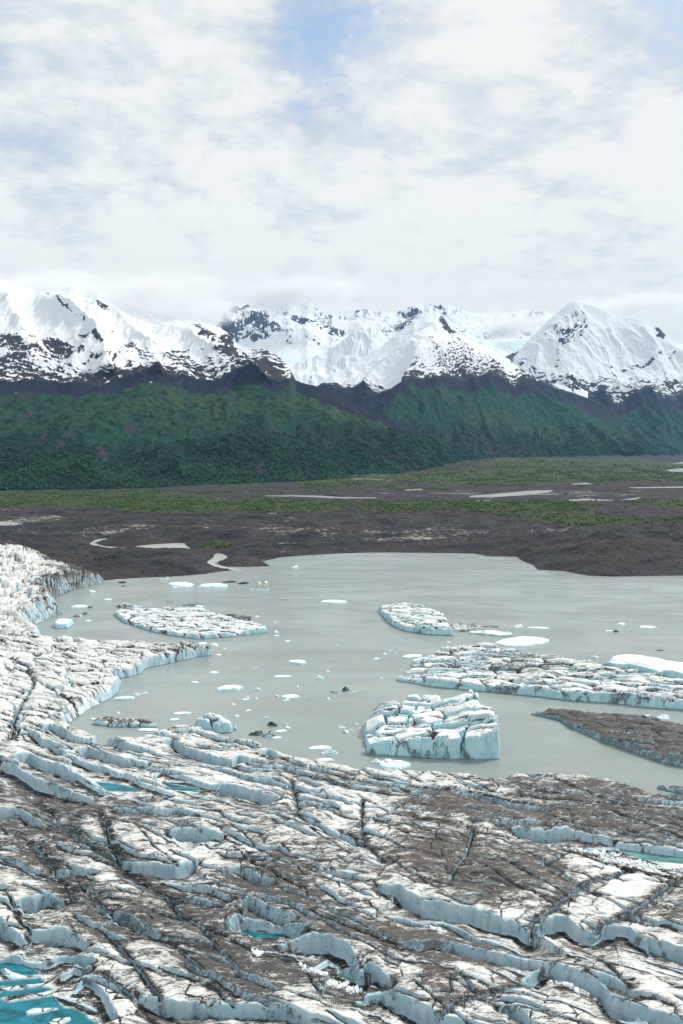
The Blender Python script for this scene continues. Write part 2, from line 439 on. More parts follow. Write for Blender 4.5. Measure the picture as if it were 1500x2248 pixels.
# rims of the crevasse walls that face the lower left: (px, py) along the rim, then wall height in photo pixels
WALLS = [
 ([(84,1594),(110,1587),(140,1597),(167,1612),(197,1620)],16),
 ([(200,1620),(217,1608),(260,1618),(287,1630),(322,1638)],18),
 ([(357,1622),(380,1615),(407,1633),(440,1643),(500,1663),(560,1680)],20),
 ([(38,1600),(75,1600),(92,1618),(113,1623),(143,1643)],16),
 ([(173,1640),(193,1635),(233,1647),(283,1663),(322,1668)],20),
 ([(133,1667),(163,1655),(200,1668),(233,1677),(260,1693),(300,1703),(333,1720),(377,1732)],22),
 ([(30,1655),(67,1647),(100,1667),(133,1673),(167,1690),(207,1717),(233,1735)],24),
 ([(10,1663),(43,1673),(83,1700),(133,1717),(205,1742)],34),
 ([(340,1693),(357,1680),(383,1692),(417,1700)],15),
 ([(370,1703),(417,1703),(460,1718),(500,1717),(560,1735),(612,1746)],22),
 ([(-20,1770),(47,1770),(67,1787),(102,1801)],18),
 ([(377,1815),(433,1815),(487,1821)],26),
 ([(273,1872),(300,1880),(340,1883),(387,1892),(430,1876)],24),
 ([(360,1910),(400,1923),(450,1937),(505,1962)],14),
 ([(403,1953),(433,1960),(500,1981)],12),
 ([(43,1966),(75,1960),(105,1952),(140,1966)],24),
 ([(-20,2003),(0,2013),(20,2033),(54,2054)],25),
 ([(70,2041),(123,2034),(160,2041),(190,2058)],28),
 ([(253,1987),(283,2000),(317,2017),(350,2034)],16),
 ([(40,2090),(93,2094),(150,2080),(187,2087),(208,2095)],18),
 ([(133,2121),(160,2110),(195,2112)],18),
 ([(160,2155),(183,2133),(213,2143),(240,2177),(254,2208)],26),
 ([(310,2170),(350,2180),(400,2190),(450,2193),(500,2191),(567,2201),(633,2203),(660,2213),(687,2221),(733,2234),(783,2244),(850,2262)],21),
 ([(490,1898),(527,1897),(560,1910),(602,1931)],16),
 ([(526,1970),(547,1960),(567,1980),(600,1990),(645,2001)],25),
 ([(503,2018),(543,2001),(600,2007),(633,2010),(664,2024)],36),
 ([(620,2056),(650,2047),(687,2043),(733,2053),(767,2067),(782,2091)],36),
 ([(683,2096),(720,2078),(743,2083),(763,2107),(793,2120),(807,2101),(833,2113),(855,2138)],33),
 ([(788,2170),(833,2161),(867,2168),(900,2183),(933,2197),(967,2211),(1000,2223),(1060,2241),(1120,2262)],33),
 ([(717,1903),(750,1910),(817,1927)],10),
 ([(840,1934),(883,1938),(893,1953),(933,1970),(1000,1978),(1050,1990),(1100,2003),(1140,2010),(1163,2030),(1187,2010),(1217,1996),(1247,2001),(1267,2018),(1300,2029),(1333,2015),(1383,2021),(1400,2040),(1450,2068),(1500,2082),(1600,2112)],30),
 ([(855,1991),(935,2001),(975,1993),(1025,2021),(1100,2046),(1152,2061)],20),
 ([(878,2056),(970,2051),(1020,2056),(1100,2076),(1200,2097)],22),
 ([(1148,2127),(1175,2108),(1202,2096),(1275,2126),(1325,2151),(1350,2181),(1410,2201),(1500,2231),(1580,2255)],29),
 ([(1313,2136),(1365,2151),(1405,2176)],14),
 ([(1368,2211),(1425,2226),(1520,2247)],20),
 ([(1098,2194),(1130,2190),(1172,2226)],20),
 ([(1288,1841),(1350,1843),(1400,1849),(1500,1861),(1620,1876)],19),
 ([(1127,1808),(1167,1814),(1247,1813),(1340,1831)],22),
 ([(1000,1729),(1033,1732),(1100,1747),(1167,1761),(1212,1768)],14),
 ([(1080,1795),(1127,1797),(1167,1793),(1206,1801)],11),
 ([(502,1671),(523,1655),(547,1661),(573,1674)],15),
 ([(570,1647),(590,1642),(613,1653)],13),
 ([(555,1660),(596,1668)],9),
 ([(380,1598),(431,1597),(477,1612),(523,1627)],8),
 ([(560,1676),(620,1672),(676,1690),(740,1706)],9),
 ([(620,1656),(660,1668),(720,1684),(800,1700)],7),
 ([(460,1668),(504,1682),(560,1700),(640,1716),(700,1728)],12),
 ([(640,1750),(700,1758),(770,1776)],9),
 ([(800,1697),(870,1708),(960,1716),(1000,1727)],9),
 ([(250,1765),(330,1770),(400,1772),(440,1782)],12),
 ([(640,1775),(680,1795),(740,1822),(800,1842)],9),
 ([(115,1900),(165,1893),(215,1902)],14),
 ([(1390,1735),(1500,1742),(1620,1760)],8),
]
# narrow silt-filled cracks: points, half width in metres, depth in metres, width of the swale each runs in
CRACKS = [
 ([(75,1735),(110,1765),(135,1800),(160,1815),(200,1845),(262,1874),(300,1905),(345,1940),(395,1958)],2.6,3.0,8),
 ([(215,1775),(232,1800),(240,1840),(262,1870)],2.2,2.5,6),
 ([(70,1840),(110,1885),(140,1920),(160,1965)],2.4,2.5,6),
 ([(165,1910),(190,1945),(230,1985),(300,2020),(380,2060),(440,2115)],1.3,2,5),
 ([(370,1950),(400,2005),(440,2020),(470,2060),(520,2112)],1.0,2,4),
 ([(235,2040),(290,2100),(350,2180),(400,2240)],1.0,2,4),
 ([(222,2125),(300,2180),(362,2235)],.9,2,3),
 ([(797,1752),(794,1800),(803,1840)],1.0,2,3),
 ([(750,1815),(810,1850),(842,1880)],1.1,2.5,4),
 ([(1040,1815),(1025,1860),(1000,1890),(990,1915)],1.1,2.5,5),
 ([(1163,2040),(1170,2010),(1210,1980),(1250,1945),(1290,1915),(1330,1903),(1390,1885)],1.3,4.5,15),
 ([(1300,2027),(1350,1997),(1400,1975),(1430,1950),(1480,1910),(1560,1880)],1.6,4.0,16),
 ([(970,2215),(1000,2182),(1050,2166),(1100,2155),(1150,2140)],1.0,2.5,6),
 ([(1010,2120),(1045,2163),(1090,2190)],.9,1.5,3),
 ([(430,1420),(380,1425),(300,1425),(200,1420)],.9,2,3),
 ([(25,1440),(60,1460),(75,1500),(40,1560),(20,1620)],1.2,3,4),
 ([(100,1500),(150,1530),(190,1560)],1.1,2.5,4),
 ([(1120,1730),(1250,1738),(1400,1750),(1560,1762)],1.2,2.5,4),
 ([(1240,1850),(1330,1872),(1480,1905)],.8,1.5,3),
 ([(640,1700),(652,1740),(655,1770)],.9,3,3),
 ([(1385,2160),(1330,2100),(1300,2070)],.7,1.5,3),
]
# meltwater pools standing in the ice: outline in pixels, water level, material, label
POOLS = [
 ([(-80,2112),(0,2115),(22,2113),(51,2118),(73,2128),(84,2138),(60,2142),(40,2138),(20,2134),(0,2133),(-80,2132)],3.2,0),
 ([(-80,2194),(0,2197),(18,2204),(44,2199),(88,2193),(114,2190),(125,2203),(141,2216),(158,2216),(183,2227),(192,2238),(212,2252),(225,2330),(-80,2330)],3.0,0),
 ([(-80,2158),(0,2156),(44,2153),(84,2149),(97,2158),(44,2163),(0,2166),(-80,2168)],3.1,0),
 ([(-80,2184),(0,2180),(22,2178),(88,2168),(116,2173),(95,2178),(44,2184),(0,2190),(-80,2193)],3.1,0),
 ([(210,1717),(253,1721),(303,1733),(298,1739),(235,1736)],4.2,0),
 ([(360,1720),(437,1732),(432,1738),(378,1735)],4.2,0),
 ([(520,2041),(577,2050),(632,2051),(620,2058),(560,2058)],1.9,0),
 ([(1340,1861),(1420,1872),(1500,1882),(1640,1900),(1640,1916),(1500,1897),(1410,1888)],3.0,1),
 ([(1420,2086),(1470,2105),(1560,2135),(1560,2150),(1480,2124),(1425,2100)],1.7,1),
 ([(742,2138),(772,2146),(805,2153),(775,2156)],1.5,1),
]
ISLETS = [[(52,2219),(75,2210),(125,2209),(132,2214),(90,2224),(60,2228)], [(98,2247),(118,2233),(155,2229),(158,2237),(130,2252),(105,2256)]]

def seg_field(X, Y, W, margin):
    """nearest point on a polyline: signed distance (positive towards the lower left), run parameter, overshoot past the ends"""
    W = np.asarray(W)
    m = (X > W[:, 0].min() - margin) & (X < W[:, 0].max() + margin) & (Y > W[:, 1].min() - margin) & (Y < W[:, 1].max() + margin)
    ii = np.nonzero(m.ravel())[0]
    x, y = X.ravel()[ii], Y.ravel()[ii]
    best = np.full(x.shape, 1e9); sgn = np.ones(x.shape); par = np.zeros(x.shape); over = np.zeros(x.shape)
    n = len(W) - 1
    for k in range(n):
        ax, ay = W[k]; ex, ey = W[k + 1] - W[k]
        L2 = ex * ex + ey * ey; L = math.sqrt(L2)
        t = ((x - ax) * ex + (y - ay) * ey) / L2
        tc = np.clip(t, 0, 1)
        dx, dy = x - ax - tc * ex, y - ay - tc * ey
        d = np.hypot(dx, dy)
        s = np.sign(((x - ax) * ey - (y - ay) * ex))
        b = d < best
        best = np.where(b, d, best); sgn = np.where(b, s, sgn); par = np.where(b, (k + tc) / n, par)
        ov = np.zeros(x.shape)
        if k == 0: ov = np.maximum(ov, -t * L)
        if k == n - 1: ov = np.maximum(ov, (t - 1) * L)
        over = np.where(b, ov, over)
    return ii, best * sgn, par, over, best

def prof(s, D, ww, drop=.62, run=3.0, slot=.28):
    """cross-section of a crevasse: wall at s = 0, a narrow slot, then the lower block rising again"""
    a = 1 - ss(ww + slot * D + .25, ww + (slot + .22) * D + .7, s)
    b = drop * (1 - ss(0, 1, (s - ww) / (run * D + .5)))
    return ss(0, 1, s / ww) * np.maximum(a, b), ss(.75, 1.1, s / ww) * (1 - ss(ww + (slot * .8) * D + .35, ww + (slot + .2) * D + .95, s))

def gaps(a, u, S, depth, gate, seed, ww=.6, run=3.0, slot=.28, drop=.62):
    """a family of cracks along a, spaced S across u, with the wall on the far side"""
    k = np.round(u / S)
    off = (hash1(k, seed) - .5) * .5 * S
    q = u - k * S - off
    g = gn(a / gate + hash1(k, seed + 5) * 90, k * 3.7, seed)
    D = depth * ss(-.05, .4, g) * (.6 + .8 * hash1(k, seed + 9))
    D = D * (1 + .3 * gn(a / 6, k * 1.3, seed + 3))
    sg = .3 * S - q
    D = np.minimum(D, .24 * S)
    f, fl = prof(sg, np.maximum(D, .05), ww, drop, run, slot)
    back = 1 - ss(.62 * S, .78 * S, sg)
    edge = ((sg > -.1) & (sg < ww + .1)) * ss(.5, 1.2, D)
    lip = np.exp(-np.maximum(-sg, 0) / (S * .16)) * (sg < 0)
    return D * f * back, fl * ss(.3, .8, D), edge * 1.0, lip * D

def build_glacier():
    cols = np.concatenate([np.linspace(-700, -25, 160, endpoint=False), np.arange(-25, 1525, Q), np.linspace(1526, 2250, 160)])
    rows = np.concatenate([np.linspace(2600, 2262, 60, endpoint=False), np.arange(2262, 1172, -Q * .95)])
    PX, PY = np.meshgrid(cols, rows)
    X, Y = G(PX, PY, ICE_Z)
    X, Y = X.astype(np.float64), Y.astype(np.float64)
    wx = X + 2.2 * fbm(X / 14, Y / 14, 3, 41); wy = Y + 2.2 * fbm(X / 14, Y / 14, 3, 47)
    sd_ = sdf(X, Y, SHORE) + .8 * fbm(X / 6, Y / 6, 3, 5) + .5 * gn(X / 1.7, Y / 1.7, 9)
    # regions, in photo pixels
    seracs = np.clip(blob(PX, PY, 20, 1270, 240, 95, 15, 4) , 0, 1)
    arms = ss(1640, 1560, PY + .25 * (PX - 100)) * (1 - seracs)
    ribs = blob(PX, PY, 300, 1690, 420, 120, 8, 4) * (1 - arms)
    flat = np.clip(1 - seracs - arms - ribs, 0, 1)
    Z = 6.2 + 1.5 * fbm(X / 45, Y / 45, 3, 3) + .55 * fbm(X / 8, Y / 6, 4, 13) + .12 * fbm(X / 1.8, Y / 1.8, 3, 19)
    Z += seracs * (9 + 5 * fbm(X / 40, Y / 40, 2, 8)) + arms * 1.0
    Z = Z - 2.6 * blob(PX, PY, 1330, 1720, 330, 45, 3) - 1.5 * blob(PX, PY, 900, 1700, 200, 20, 0) - 3.6 * blob(PX, PY, 50, 2190, 170, 80, 5, 4) - 1.5 * blob(PX, PY, 300, 1730, 120, 12, 8, 3)
    wall = np.zeros_like(X); dirt = np.zeros_like(X); floor = np.zeros_like(X)
    # ---- dirt zones
    dirt = .32 + .24 * fbm(X / 26, Y / 20, 4, 61) + .34 * fbm(wx / 7, wy / 4.5, 4, 67) * (1 - .5 * arms)
    dirt += .12 * ss(1620, 1760, PY) * flat
    for cx, cy, rx, ry, rot, st in ((230,1990,120,55,25,.30),(420,1990,120,38,10,.30),(620,1960,170,66,20,.36),(700,2130,200,42,12,.28),(480,2110,130,55,35,.30),(650,1870,140,40,10,.12),
        (1010,1760,160,32,12,.34),(930,1800,110,40,15,.16),(960,1880,140,45,20,.28),(1140,1900,190,48,14,.36),(1400,1790,230,52,6,.42),(1300,1715,220,22,4,.34),(1080,1960,190,32,10,.22),
        (860,2040,180,26,8,.30),(960,2130,70,50,60,.28),(1420,2010,90,36,-20,.10),(1480,1960,90,45,0,.22),(1230,2110,110,24,18,.10),(60,1820,110,70,50,.26),(140,1770,70,55,60,.28),
        (300,1775,90,30,10,.20),(430,1800,160,34,8,.04),(560,1780,200,24,8,.12),(90,2010,120,24,12,.16),(950,2215,120,24,10,-.05),
        (700,1690,150,16,8,.22),(180,1290,85,26,-6,.34),(150,1262,60,18,12,.15),(420,1425,70,12,0,.22),(180,1585,40,14,-20,.22),
        (1180,1780,200,20,10,.16)):
        dirt += 1.15 * st * blob(PX, PY, cx, cy, rx, ry, rot, 3)
    for cx, cy, rx, ry, rot, st in ((60,1490,260,90,0,-.16),(60,1230,150,50,0,-.10),(20,1330,120,50,0,-.22),(300,1660,330,70,8,-.02),(820,1780,120,40,20,-.12),(1330,1945,120,40,-30,-.10),
        (30,1990,60,28,0,-.25),(1260,2190,170,30,15,-.16),(760,2225,300,26,5,-.12),(1000,1790,40,30,0,-.1),(450,1850,110,40,0,-.16),(300,2190,120,50,0,-.14),(1060,1870,60,20,10,-.1),(1400,2120,90,40,10,-.16)):
        dirt += st * blob(PX, PY, cx, cy, rx, ry, rot, 3)
    warm = np.clip(ss(720, 980, PX + .15 * (PY - 1700)) * ss(1730, 1800, PY) * (.35 + .55 * fbm(X / 35, Y / 25, 3, 71)), 0, 1)
    for cx, cy, rx, ry in ((900,1800,70,40),(930,1880,90,40),(860,2040,160,30),(970,2130,60,60),(1010,1745,90,20),(1200,2140,160,30),(1310,2110,60,30)):
        warm = np.maximum(warm, .9 * blob(PX, PY, cx, cy, rx, ry, 0, 3))
    sz = np.zeros_like(X)
    for cx, cy, rx, ry, rot, st in ((235,1990,130,38,28,1),(410,1975,90,34,10,.9),(120,1800,90,40,50,1),(60,1860,80,26,30,.7),(330,1760,120,18,8,.6),(640,2110,130,42,32,.9),(180,1870,120,30,30,.8),(480,1740,160,14,10,.5),(210,2130,60,36,40,.5),(290,2045,42,12,5,1),
        (1120,1900,100,30,12,.6),(1370,1790,150,30,5,.5),(110,1300,100,24,-10,.7),(650,1930,120,30,30,.6),(760,1720,160,12,8,.5)):
        sz = np.maximum(sz, st * blob(PX, PY, cx, cy, rx, ry, rot, 3))
    soot0 = sz * ss(-.12, .30, fbm(wx / 9, wy / 5, 5, 73, .6)) * .95
    dirt += .07 * ribs - .03 * arms
    # ---- traced crevasses
    dep = np.zeros_like(X); soot = soot0
    for pts, hp in WALLS:
        W = np.array([[float(c) for c in G(px, py, ICE_Z)] for px, py in pts])
        # densify and roughen the rim
        t = np.linspace(0, len(W) - 1, (len(W) - 1) * 16 + 1)
        Wd = np.stack([np.interp(t, np.arange(len(W)), W[:, 0]), np.interp(t, np.arange(len(W)), W[:, 1])], 1)
        Wd[:, 1] += .6 * gn(Wd[:, 0] / 4.5, Wd[:, 1] / 4.5, 77) + 1.1 * gn(Wd[:, 0] / 13, Wd[:, 1] / 13, 78) + .5 * gn(Wd[:, 0] / 2.2, Wd[:, 1] / 2.2, 79)
        rr = np.hypot(np.hypot(*W.mean(0)), CAM_Z)
        D = hp * rr / F / math.cos(math.asin((CAM_Z - ICE_Z) / rr)) * 1.0
        D = min(D, 9.0)
        ii, s, par, over, dd = seg_field(wx * 0 + X, Y, Wd, 4.5 * D + 8)
        pr = par if (int(pts[0][0]) * 7 + int(pts[0][1])) % 3 else 1 - par
        Dl = D * (.35 + .65 * ss(-.02, .10, pr)) * (1 - .55 * ss(.55, 1.0, pr)) * np.exp(-(np.maximum(over, 0) / (1.2 + .2 * D)) ** 2)
        Dl = Dl * (1 + .30 * gn(X.ravel()[ii] / 7, Y.ravel()[ii] / 7, 83))
        ww = .16 * D + .2
        f, flm = prof(s, D, ww, .66, 3.2, .26)
        dpl = Dl * f
        lip = .09 * Dl * np.exp(-(dd / (.9 * D)) ** 2) * (s <= ww)
        zf, df, wf = Z.ravel(), dep.ravel(), wall.ravel()
        df[ii] = np.maximum(df[ii], dpl)
        zf[ii] += lip
        wf[ii] = np.maximum(wf[ii], (s > -.15) * (s < ww + .15) * ss(.8, 2, Dl))
        fl = floor.ravel(); fl[ii] = np.maximum(fl[ii], flm * ss(.5, 1.5, Dl))
        dr = dirt.ravel(); dr[ii] += .04 * f * ss(ww, ww * 1.5, s) * ss(.5, 1.5, Dl)
    # ---- traced narrow cracks
    for pts, hw, dpt, sw in CRACKS:
        W = np.array([[float(c) for c in G(px, py, ICE_Z)] for px, py in pts])
        ii, s, par, over, dd = seg_field(X, Y, W, sw * 2 + 4)
        x, y = X.ravel()[ii], Y.ravel()[ii]
        hw0 = hw; hw = min(hw, 1.0) * .55 * (1 + .6 * gn(x / 5, y / 5, 93))
        dj = np.abs(dd + .5 * fbm(x / 3, y / 3, 3, 91))
        dr = dirt.ravel(); so = soot.ravel()
        band = np.exp(-(dd / (hw0 * 1.1 + .3)) ** 2)
        dr[ii] += .45 * band; so[ii] = np.maximum(so[ii], band * (1 if hw0 > 1.8 else .8))
        zf, df, fl = Z.ravel(), dep.ravel(), floor.ravel()
        zf[ii] -= dpt * .5 * np.exp(-dd / sw * 1.3)
        df[ii] = np.maximum(df[ii], .7 * dpt * (1 - ss(hw * .45, hw * 1.05, dj)))
        fl[ii] = np.maximum(fl[ii], 1 - ss(hw * .7, hw * 1.3, dj))
        if sw > 12:
            dr = dirt.ravel()
            dr[ii] -= .14 * np.exp(-((dd - sw * .3) / (sw * .35)) ** 2) * (s > -sw)
    calm = np.maximum.reduce([blob(PX, PY, 1120, 1880, 330, 95, 4, 4), blob(PX, PY, 960, 2120, 150, 40, 10, 4), blob(PX, PY, 450, 2000, 190, 70, 20, 4) * .7, blob(PX, PY, 1300, 2110, 160, 40, 15, 4) * .8, blob(PX, PY, 1380, 1780, 200, 40, 4, 4) * .8])
    # ---- procedural families
    th = R(-21) + .0 * X
    c, s_ = math.cos(R(-21)), math.sin(R(-21))
    bend = 9 * fbm(X / 90, Y / 90, 2, 23) + 2.0 * fbm(X / 22, Y / 22, 2, 24)
    a = wx * c + wy * s_; u = -wx * s_ + wy * c + bend
    clear = 1 - ss(.5, 3, dep)
    strength = .35 * flat + 1.0 * ribs + .25 * arms + .3 * seracs
    for S_, dp_, gt, sd0, mul, an in ((12.0, 3.4, 34, 101, (.45, 1.0, .5), -22), (7.0, 2.2, 26, 151, (.75, 1.0, .4), -31), (3.8, 1.2, 16, 171, (.75, .9, .4), -24)):
        c, s_ = math.cos(R(an)), math.sin(R(an))
        a = wx * c + wy * s_; u = -wx * s_ + wy * c + bend
        d1, f1, e1, l1 = gaps(a, u, S_, dp_, gt, sd0, ww=.45)
        k = (mul[0] * flat * (1 - (.8, .6, .3)[(S_ < 12) + (S_ < 7)] * calm) + mul[1] * ribs + mul[2] * arms) * (clear if S_ > 8 else 1 - ss(1.5, 4, dep))
        dep = np.maximum(dep, d1 * k); wall = np.maximum(wall, e1 * ss(.3, .7, k)); floor = np.maximum(floor, f1 * ss(.15, .5, k)); Z += l1 * .2 * k
    # oblique fracture set
    c, s_ = math.cos(R(-50)), math.sin(R(-50))
    a = wx * c + wy * s_; u = -wx * s_ + wy * c + bend * .6
    d2, f2, e2, l2 = gaps(a, u, 10.0, 1.6, 50, 131, ww=.4, run=1.0, slot=.25, drop=.4)
    k2 = (flat + .6 * arms) * clear
    dep = np.maximum(dep, d2 * k2); floor = np.maximum(floor, f2 * k2 * .9); soot = np.maximum(soot, .9 * f2 * k2)
    c, s_ = math.cos(R(38)), math.sin(R(38))
    a4 = wx * c + wy * s_; u4 = -wx * s_ + wy * c
    d4, f4, e4, l4 = gaps(a4, u4, 16.0, 1.2, 30, 191, ww=.4, run=.8, slot=.25, drop=.3)
    dep = np.maximum(dep, d4 * flat * clear * .9); floor = np.maximum(floor, f4 * flat * clear * .9); soot = np.maximum(soot, .9 * f4 * flat * clear)
    # blocky ice of the two arms and the seracs
    c, s_ = math.cos(R(-16)), math.sin(R(-16))
    ar = wx * c + wy * s_; ur = -wx * s_ + wy * c
    v1, id1 = voro(ar / 21, ur / 11, 3)
    v2, id2 = voro(ar / 9 + 9, ur / 6, 11)
    ka = np.clip(arms + .15 * ribs, 0, 1)
    cr = 1 - ss(.02, .10, v1)
    dep = np.maximum(dep, cr * 2.6 * ka)
    fk = cr * ka * (gn(X / 12, Y / 12, 17) > -.1)
    floor = np.maximum(floor, fk); soot = np.maximum(soot, fk)
    Z += ka * ((id1 - .5) * 2.2 + .7 * ss(0, .5, v1) + (ur / 11 - np.round(ur / 11 + (id1 - .5))) * 1.6 * (id1 > .3) + .25 * (id2 - .5))
    cr2 = 1 - ss(.02, .09, v2)
    dep = np.maximum(dep, cr2 * .8 * ka * (id2 > .55))
    vs, ids = voro(ar / 17 + .4 * gn(X / 9, Y / 9, 29), ur / 15, 21)
    vt, idt = voro(wx / 7, wy / 8, 27)
    Z += seracs * ((ids - .45) * 6 + 2.5 * ss(0, .4, vs) + (idt - .5) * 2.4 + .9 * ss(0, .3, vt) + 1.2 * fbm(X / 9, Y / 9, 3, 33))
    dep = np.maximum(dep, seracs * (1 - ss(.02, .09, vs)) * 3)
    fk = seracs * (1 - ss(.02, .09, vs)) * (ids > .3) + seracs * (1 - ss(.03, .09, vt)) * (idt > .75)
    floor = np.maximum(floor, np.clip(fk, 0, 1) * .9)
    # faint fine fractures everywhere on the flat ice
    v3, id3 = voro((wx * .9 + wy * .4) / 10, (wy * .9 - wx * .4) / 4.5, 37)
    cr3 = (1 - ss(.02, .09, v3)) * clear * ss(.2, .6, fbm(X / 30, Y / 30, 2, 39) + .45)
    dep = np.maximum(dep, cr3 * .7 * flat); floor = np.maximum(floor, cr3 * .8 * flat); soot = np.maximum(soot, .75 * cr3 * flat)
    Z += flat * .5 * ss(0, .5, v3) * (id3 - .2)
    # ---- shore cliff, pools
    bedge = np.where(sd_ > 0, 1, 0)
    top = Z - np.minimum(dep, Z + .5 - 1.2)
    cl_w = 1.2 + 15 * seracs + 7 * blob(PX, PY, 200, 1548, 75, 48, 0, 3)
    e = ss(-.2, cl_w, sd_)
    Zf = np.where(sd_ > -.3, -1.2 + (top + 1.2) * e ** .7, -1.5)
    wall = np.maximum(wall, (sd_ > -.4) & (sd_ < 1.1) & (seracs < .5))
    sf = seracs * (1 - ss(10, 26, sd_)) * ss(1400, 1330, PY + 0 * PX)
    dirt += .55 * sf; soot = np.maximum(soot, .9 * sf * (fbm(X / 6, Y / 9, 3, 57) > -.05))
    PS = []
    for pts, lv, kind in POOLS:
        P = [tuple(float(q) for q in G(px, py, lv)) for px, py in pts]
        m = blob(PX, PY, np.mean([p[0] for p in pts]), np.mean([p[1] for p in pts]), 260, 150, 0, 8) > .2
        s = sdf(X[m], Y[m], P) + .35 * fbm(X[m] / 3, Y[m] / 3, 3, 55)
        if lv == 3.0 and pts[0][0] == -80:
            for isl in ISLETS:
                s = np.minimum(s, -sdf(X[m], Y[m], [tuple(float(q) for q in G(px, py, 3.4)) for px, py in isl]) + .25 * fbm(X[m] / 2, Y[m] / 2, 2, 56))
        PS.append((m, s, lv))
    for m, s, lv in PS:
        Zf[m] = np.where((s < 0) & (s > -9), np.maximum(Zf[m], np.minimum(lv + .3, lv + .6 + s * .05)), Zf[m])
    for m, s, lv in PS:
        z = Zf[m]
        Zf[m] = z + (np.minimum(z, lv - .8) - z) * ss(-.5, .5, s)
        wm = wall[m]; wall[m] = np.maximum(wm * (s < 0), (s > -.5) * (s < .4)); dm = dirt[m]; dirt[m] = dm - .06 * ss(-4, -1, s)
    # silt gathers on crack floors and along crack edges
    dirt = dirt + .55 * floor
    ed = np.clip(dep / 3, 0, 1) * (1 - wall)
    dirt += .18 * ed
    dirt -= .12 * wall * (1 - floor)
    wall = wall * (1 - .85 * (floor > .6) * (dep > 1.5) * 0)
    wall = wall * ss(1, .5, floor * (1 - wall * .8))
    keep = (sd_ > -1.5)
    # keep the sheet clear of the moraine behind
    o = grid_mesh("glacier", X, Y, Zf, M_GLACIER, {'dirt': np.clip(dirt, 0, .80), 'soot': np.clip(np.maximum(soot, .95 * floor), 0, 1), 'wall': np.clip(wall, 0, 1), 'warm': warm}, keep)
    tag(o, "huge crevassed glacier tongue of white and silt-streaked ice reaching down to the grey lake", "glacier", kind='structure')
    return o, X, Y, Zf, keep, PX, PY

glacier, *GL = build_glacier()

def flat_water(name, pts, lv, mat, label, grow=3.0, kind='structure', cat='meltwater pool'):
    P = np.array([[float(q) for q in G(p[0], p[1], lv)] for p in pts])
    c = P.mean(0)
    d = P - c
    P = c + d * (1 + grow / np.maximum(np.hypot(d[:, 0], d[:, 1]), 4))[:, None]
    import bmesh
    bm = bmesh.new()
    vs = [bm.verts.new((p[0], p[1], lv)) for p in P]
    f = bm.faces.new(vs)
    f.normal_update()
    if f.normal.z < 0: f.normal_flip()
    bmesh.ops.triangulate(bm, faces=[f])
    me = bpy.data.meshes.new(name); bm.to_mesh(me); bm.free()
    me.materials.append(mat)
    o = bpy.data.objects.new(name, me)
    scene.collection.objects.link(o)
    tag(o, label, cat, kind=kind)
    return o

pool_labels = ["turquoise meltwater strip above the big turquoise pool in the lower left corner", "largest turquoise meltwater pool, holding two ice islets", "long narrow turquoise meltwater strip between two silty ice ribs",
  "short turquoise meltwater sliver just above the largest pool", "deep blue meltwater strip below the tall rib walls", "deep blue meltwater strip at the foot of a pale ice wall near the middle ribs",
  "dark teal meltwater sliver under the big pale blue ice wall", "pale green meltwater channel below a long ice wall near the lake", "green meltwater sliver at the foot of the longest crevasse wall", "small green meltwater puddle between broken ice blocks"]
for (pts, lv, kind), lab in zip(POOLS, pool_labels):
    flat_water("meltwater_pool", pts, lv, (M_POOL, M_GREENPOOL)[kind], lab, grow=.6)
# ------------------------------------------------------------------ lake
def build_lake():
    P = [(-1400, 60), (1400, 60), (1400, 1500), (-1400, 1500)]
    o = link_mesh("lake", [(x, y, 0) for x, y in P], [(0, 1, 2, 3)], M_LAKE)
    tag(o, "broad milky grey-green glacial lake dotted with ice", "lake", kind='structure')
build_lake()

# ------------------------------------------------------------------ valley floor
COAST = polyW([(-1500, 1330), (-400, 1325), (60, 1300), (232, 1274), (260, 1271), (320, 1268), (370, 1266), (450, 1260), (513, 1251), (500, 1247), (482, 1244), (540, 1245), (595, 1243), (575, 1232), (620, 1223), (680, 1219), (750, 1215), (825, 1213),
    (925, 1214), (1040, 1215), (1070, 1221), (1135, 1222), (1150, 1232), (1170, 1241), (1180, 1251), (1240, 1254), (1290, 1264), (1350, 1266), (1500, 1264), (1700, 1258), (3000, 1250)]) + [(9000, 3000), (30000, 30000), (-30000, 30000), (-9000, 1200)]
PONDS = [
 ([(320,1196),(405,1191),(408,1198),(418,1203),(425,1211),(372,1215),(300,1209),(262,1211),(215,1209),(250,1203),(290,1201)], "pale pond in the dark moraine above the lake's near shore"),
 ([(197,1192),(214,1183),(238,1182),(240,1185),(222,1187),(208,1192),(228,1199),(262,1201),(262,1204),(220,1202),(200,1197)], "thin winding creek feeding the pale pond"),
 ([(452,1234),(470,1224),(470,1216),(484,1214),(500,1221),(498,1226),(478,1234),(476,1239),(515,1247),(530,1252),(495,1250),(465,1242)], "short pale outlet creek running from the pond to the lake"),
]
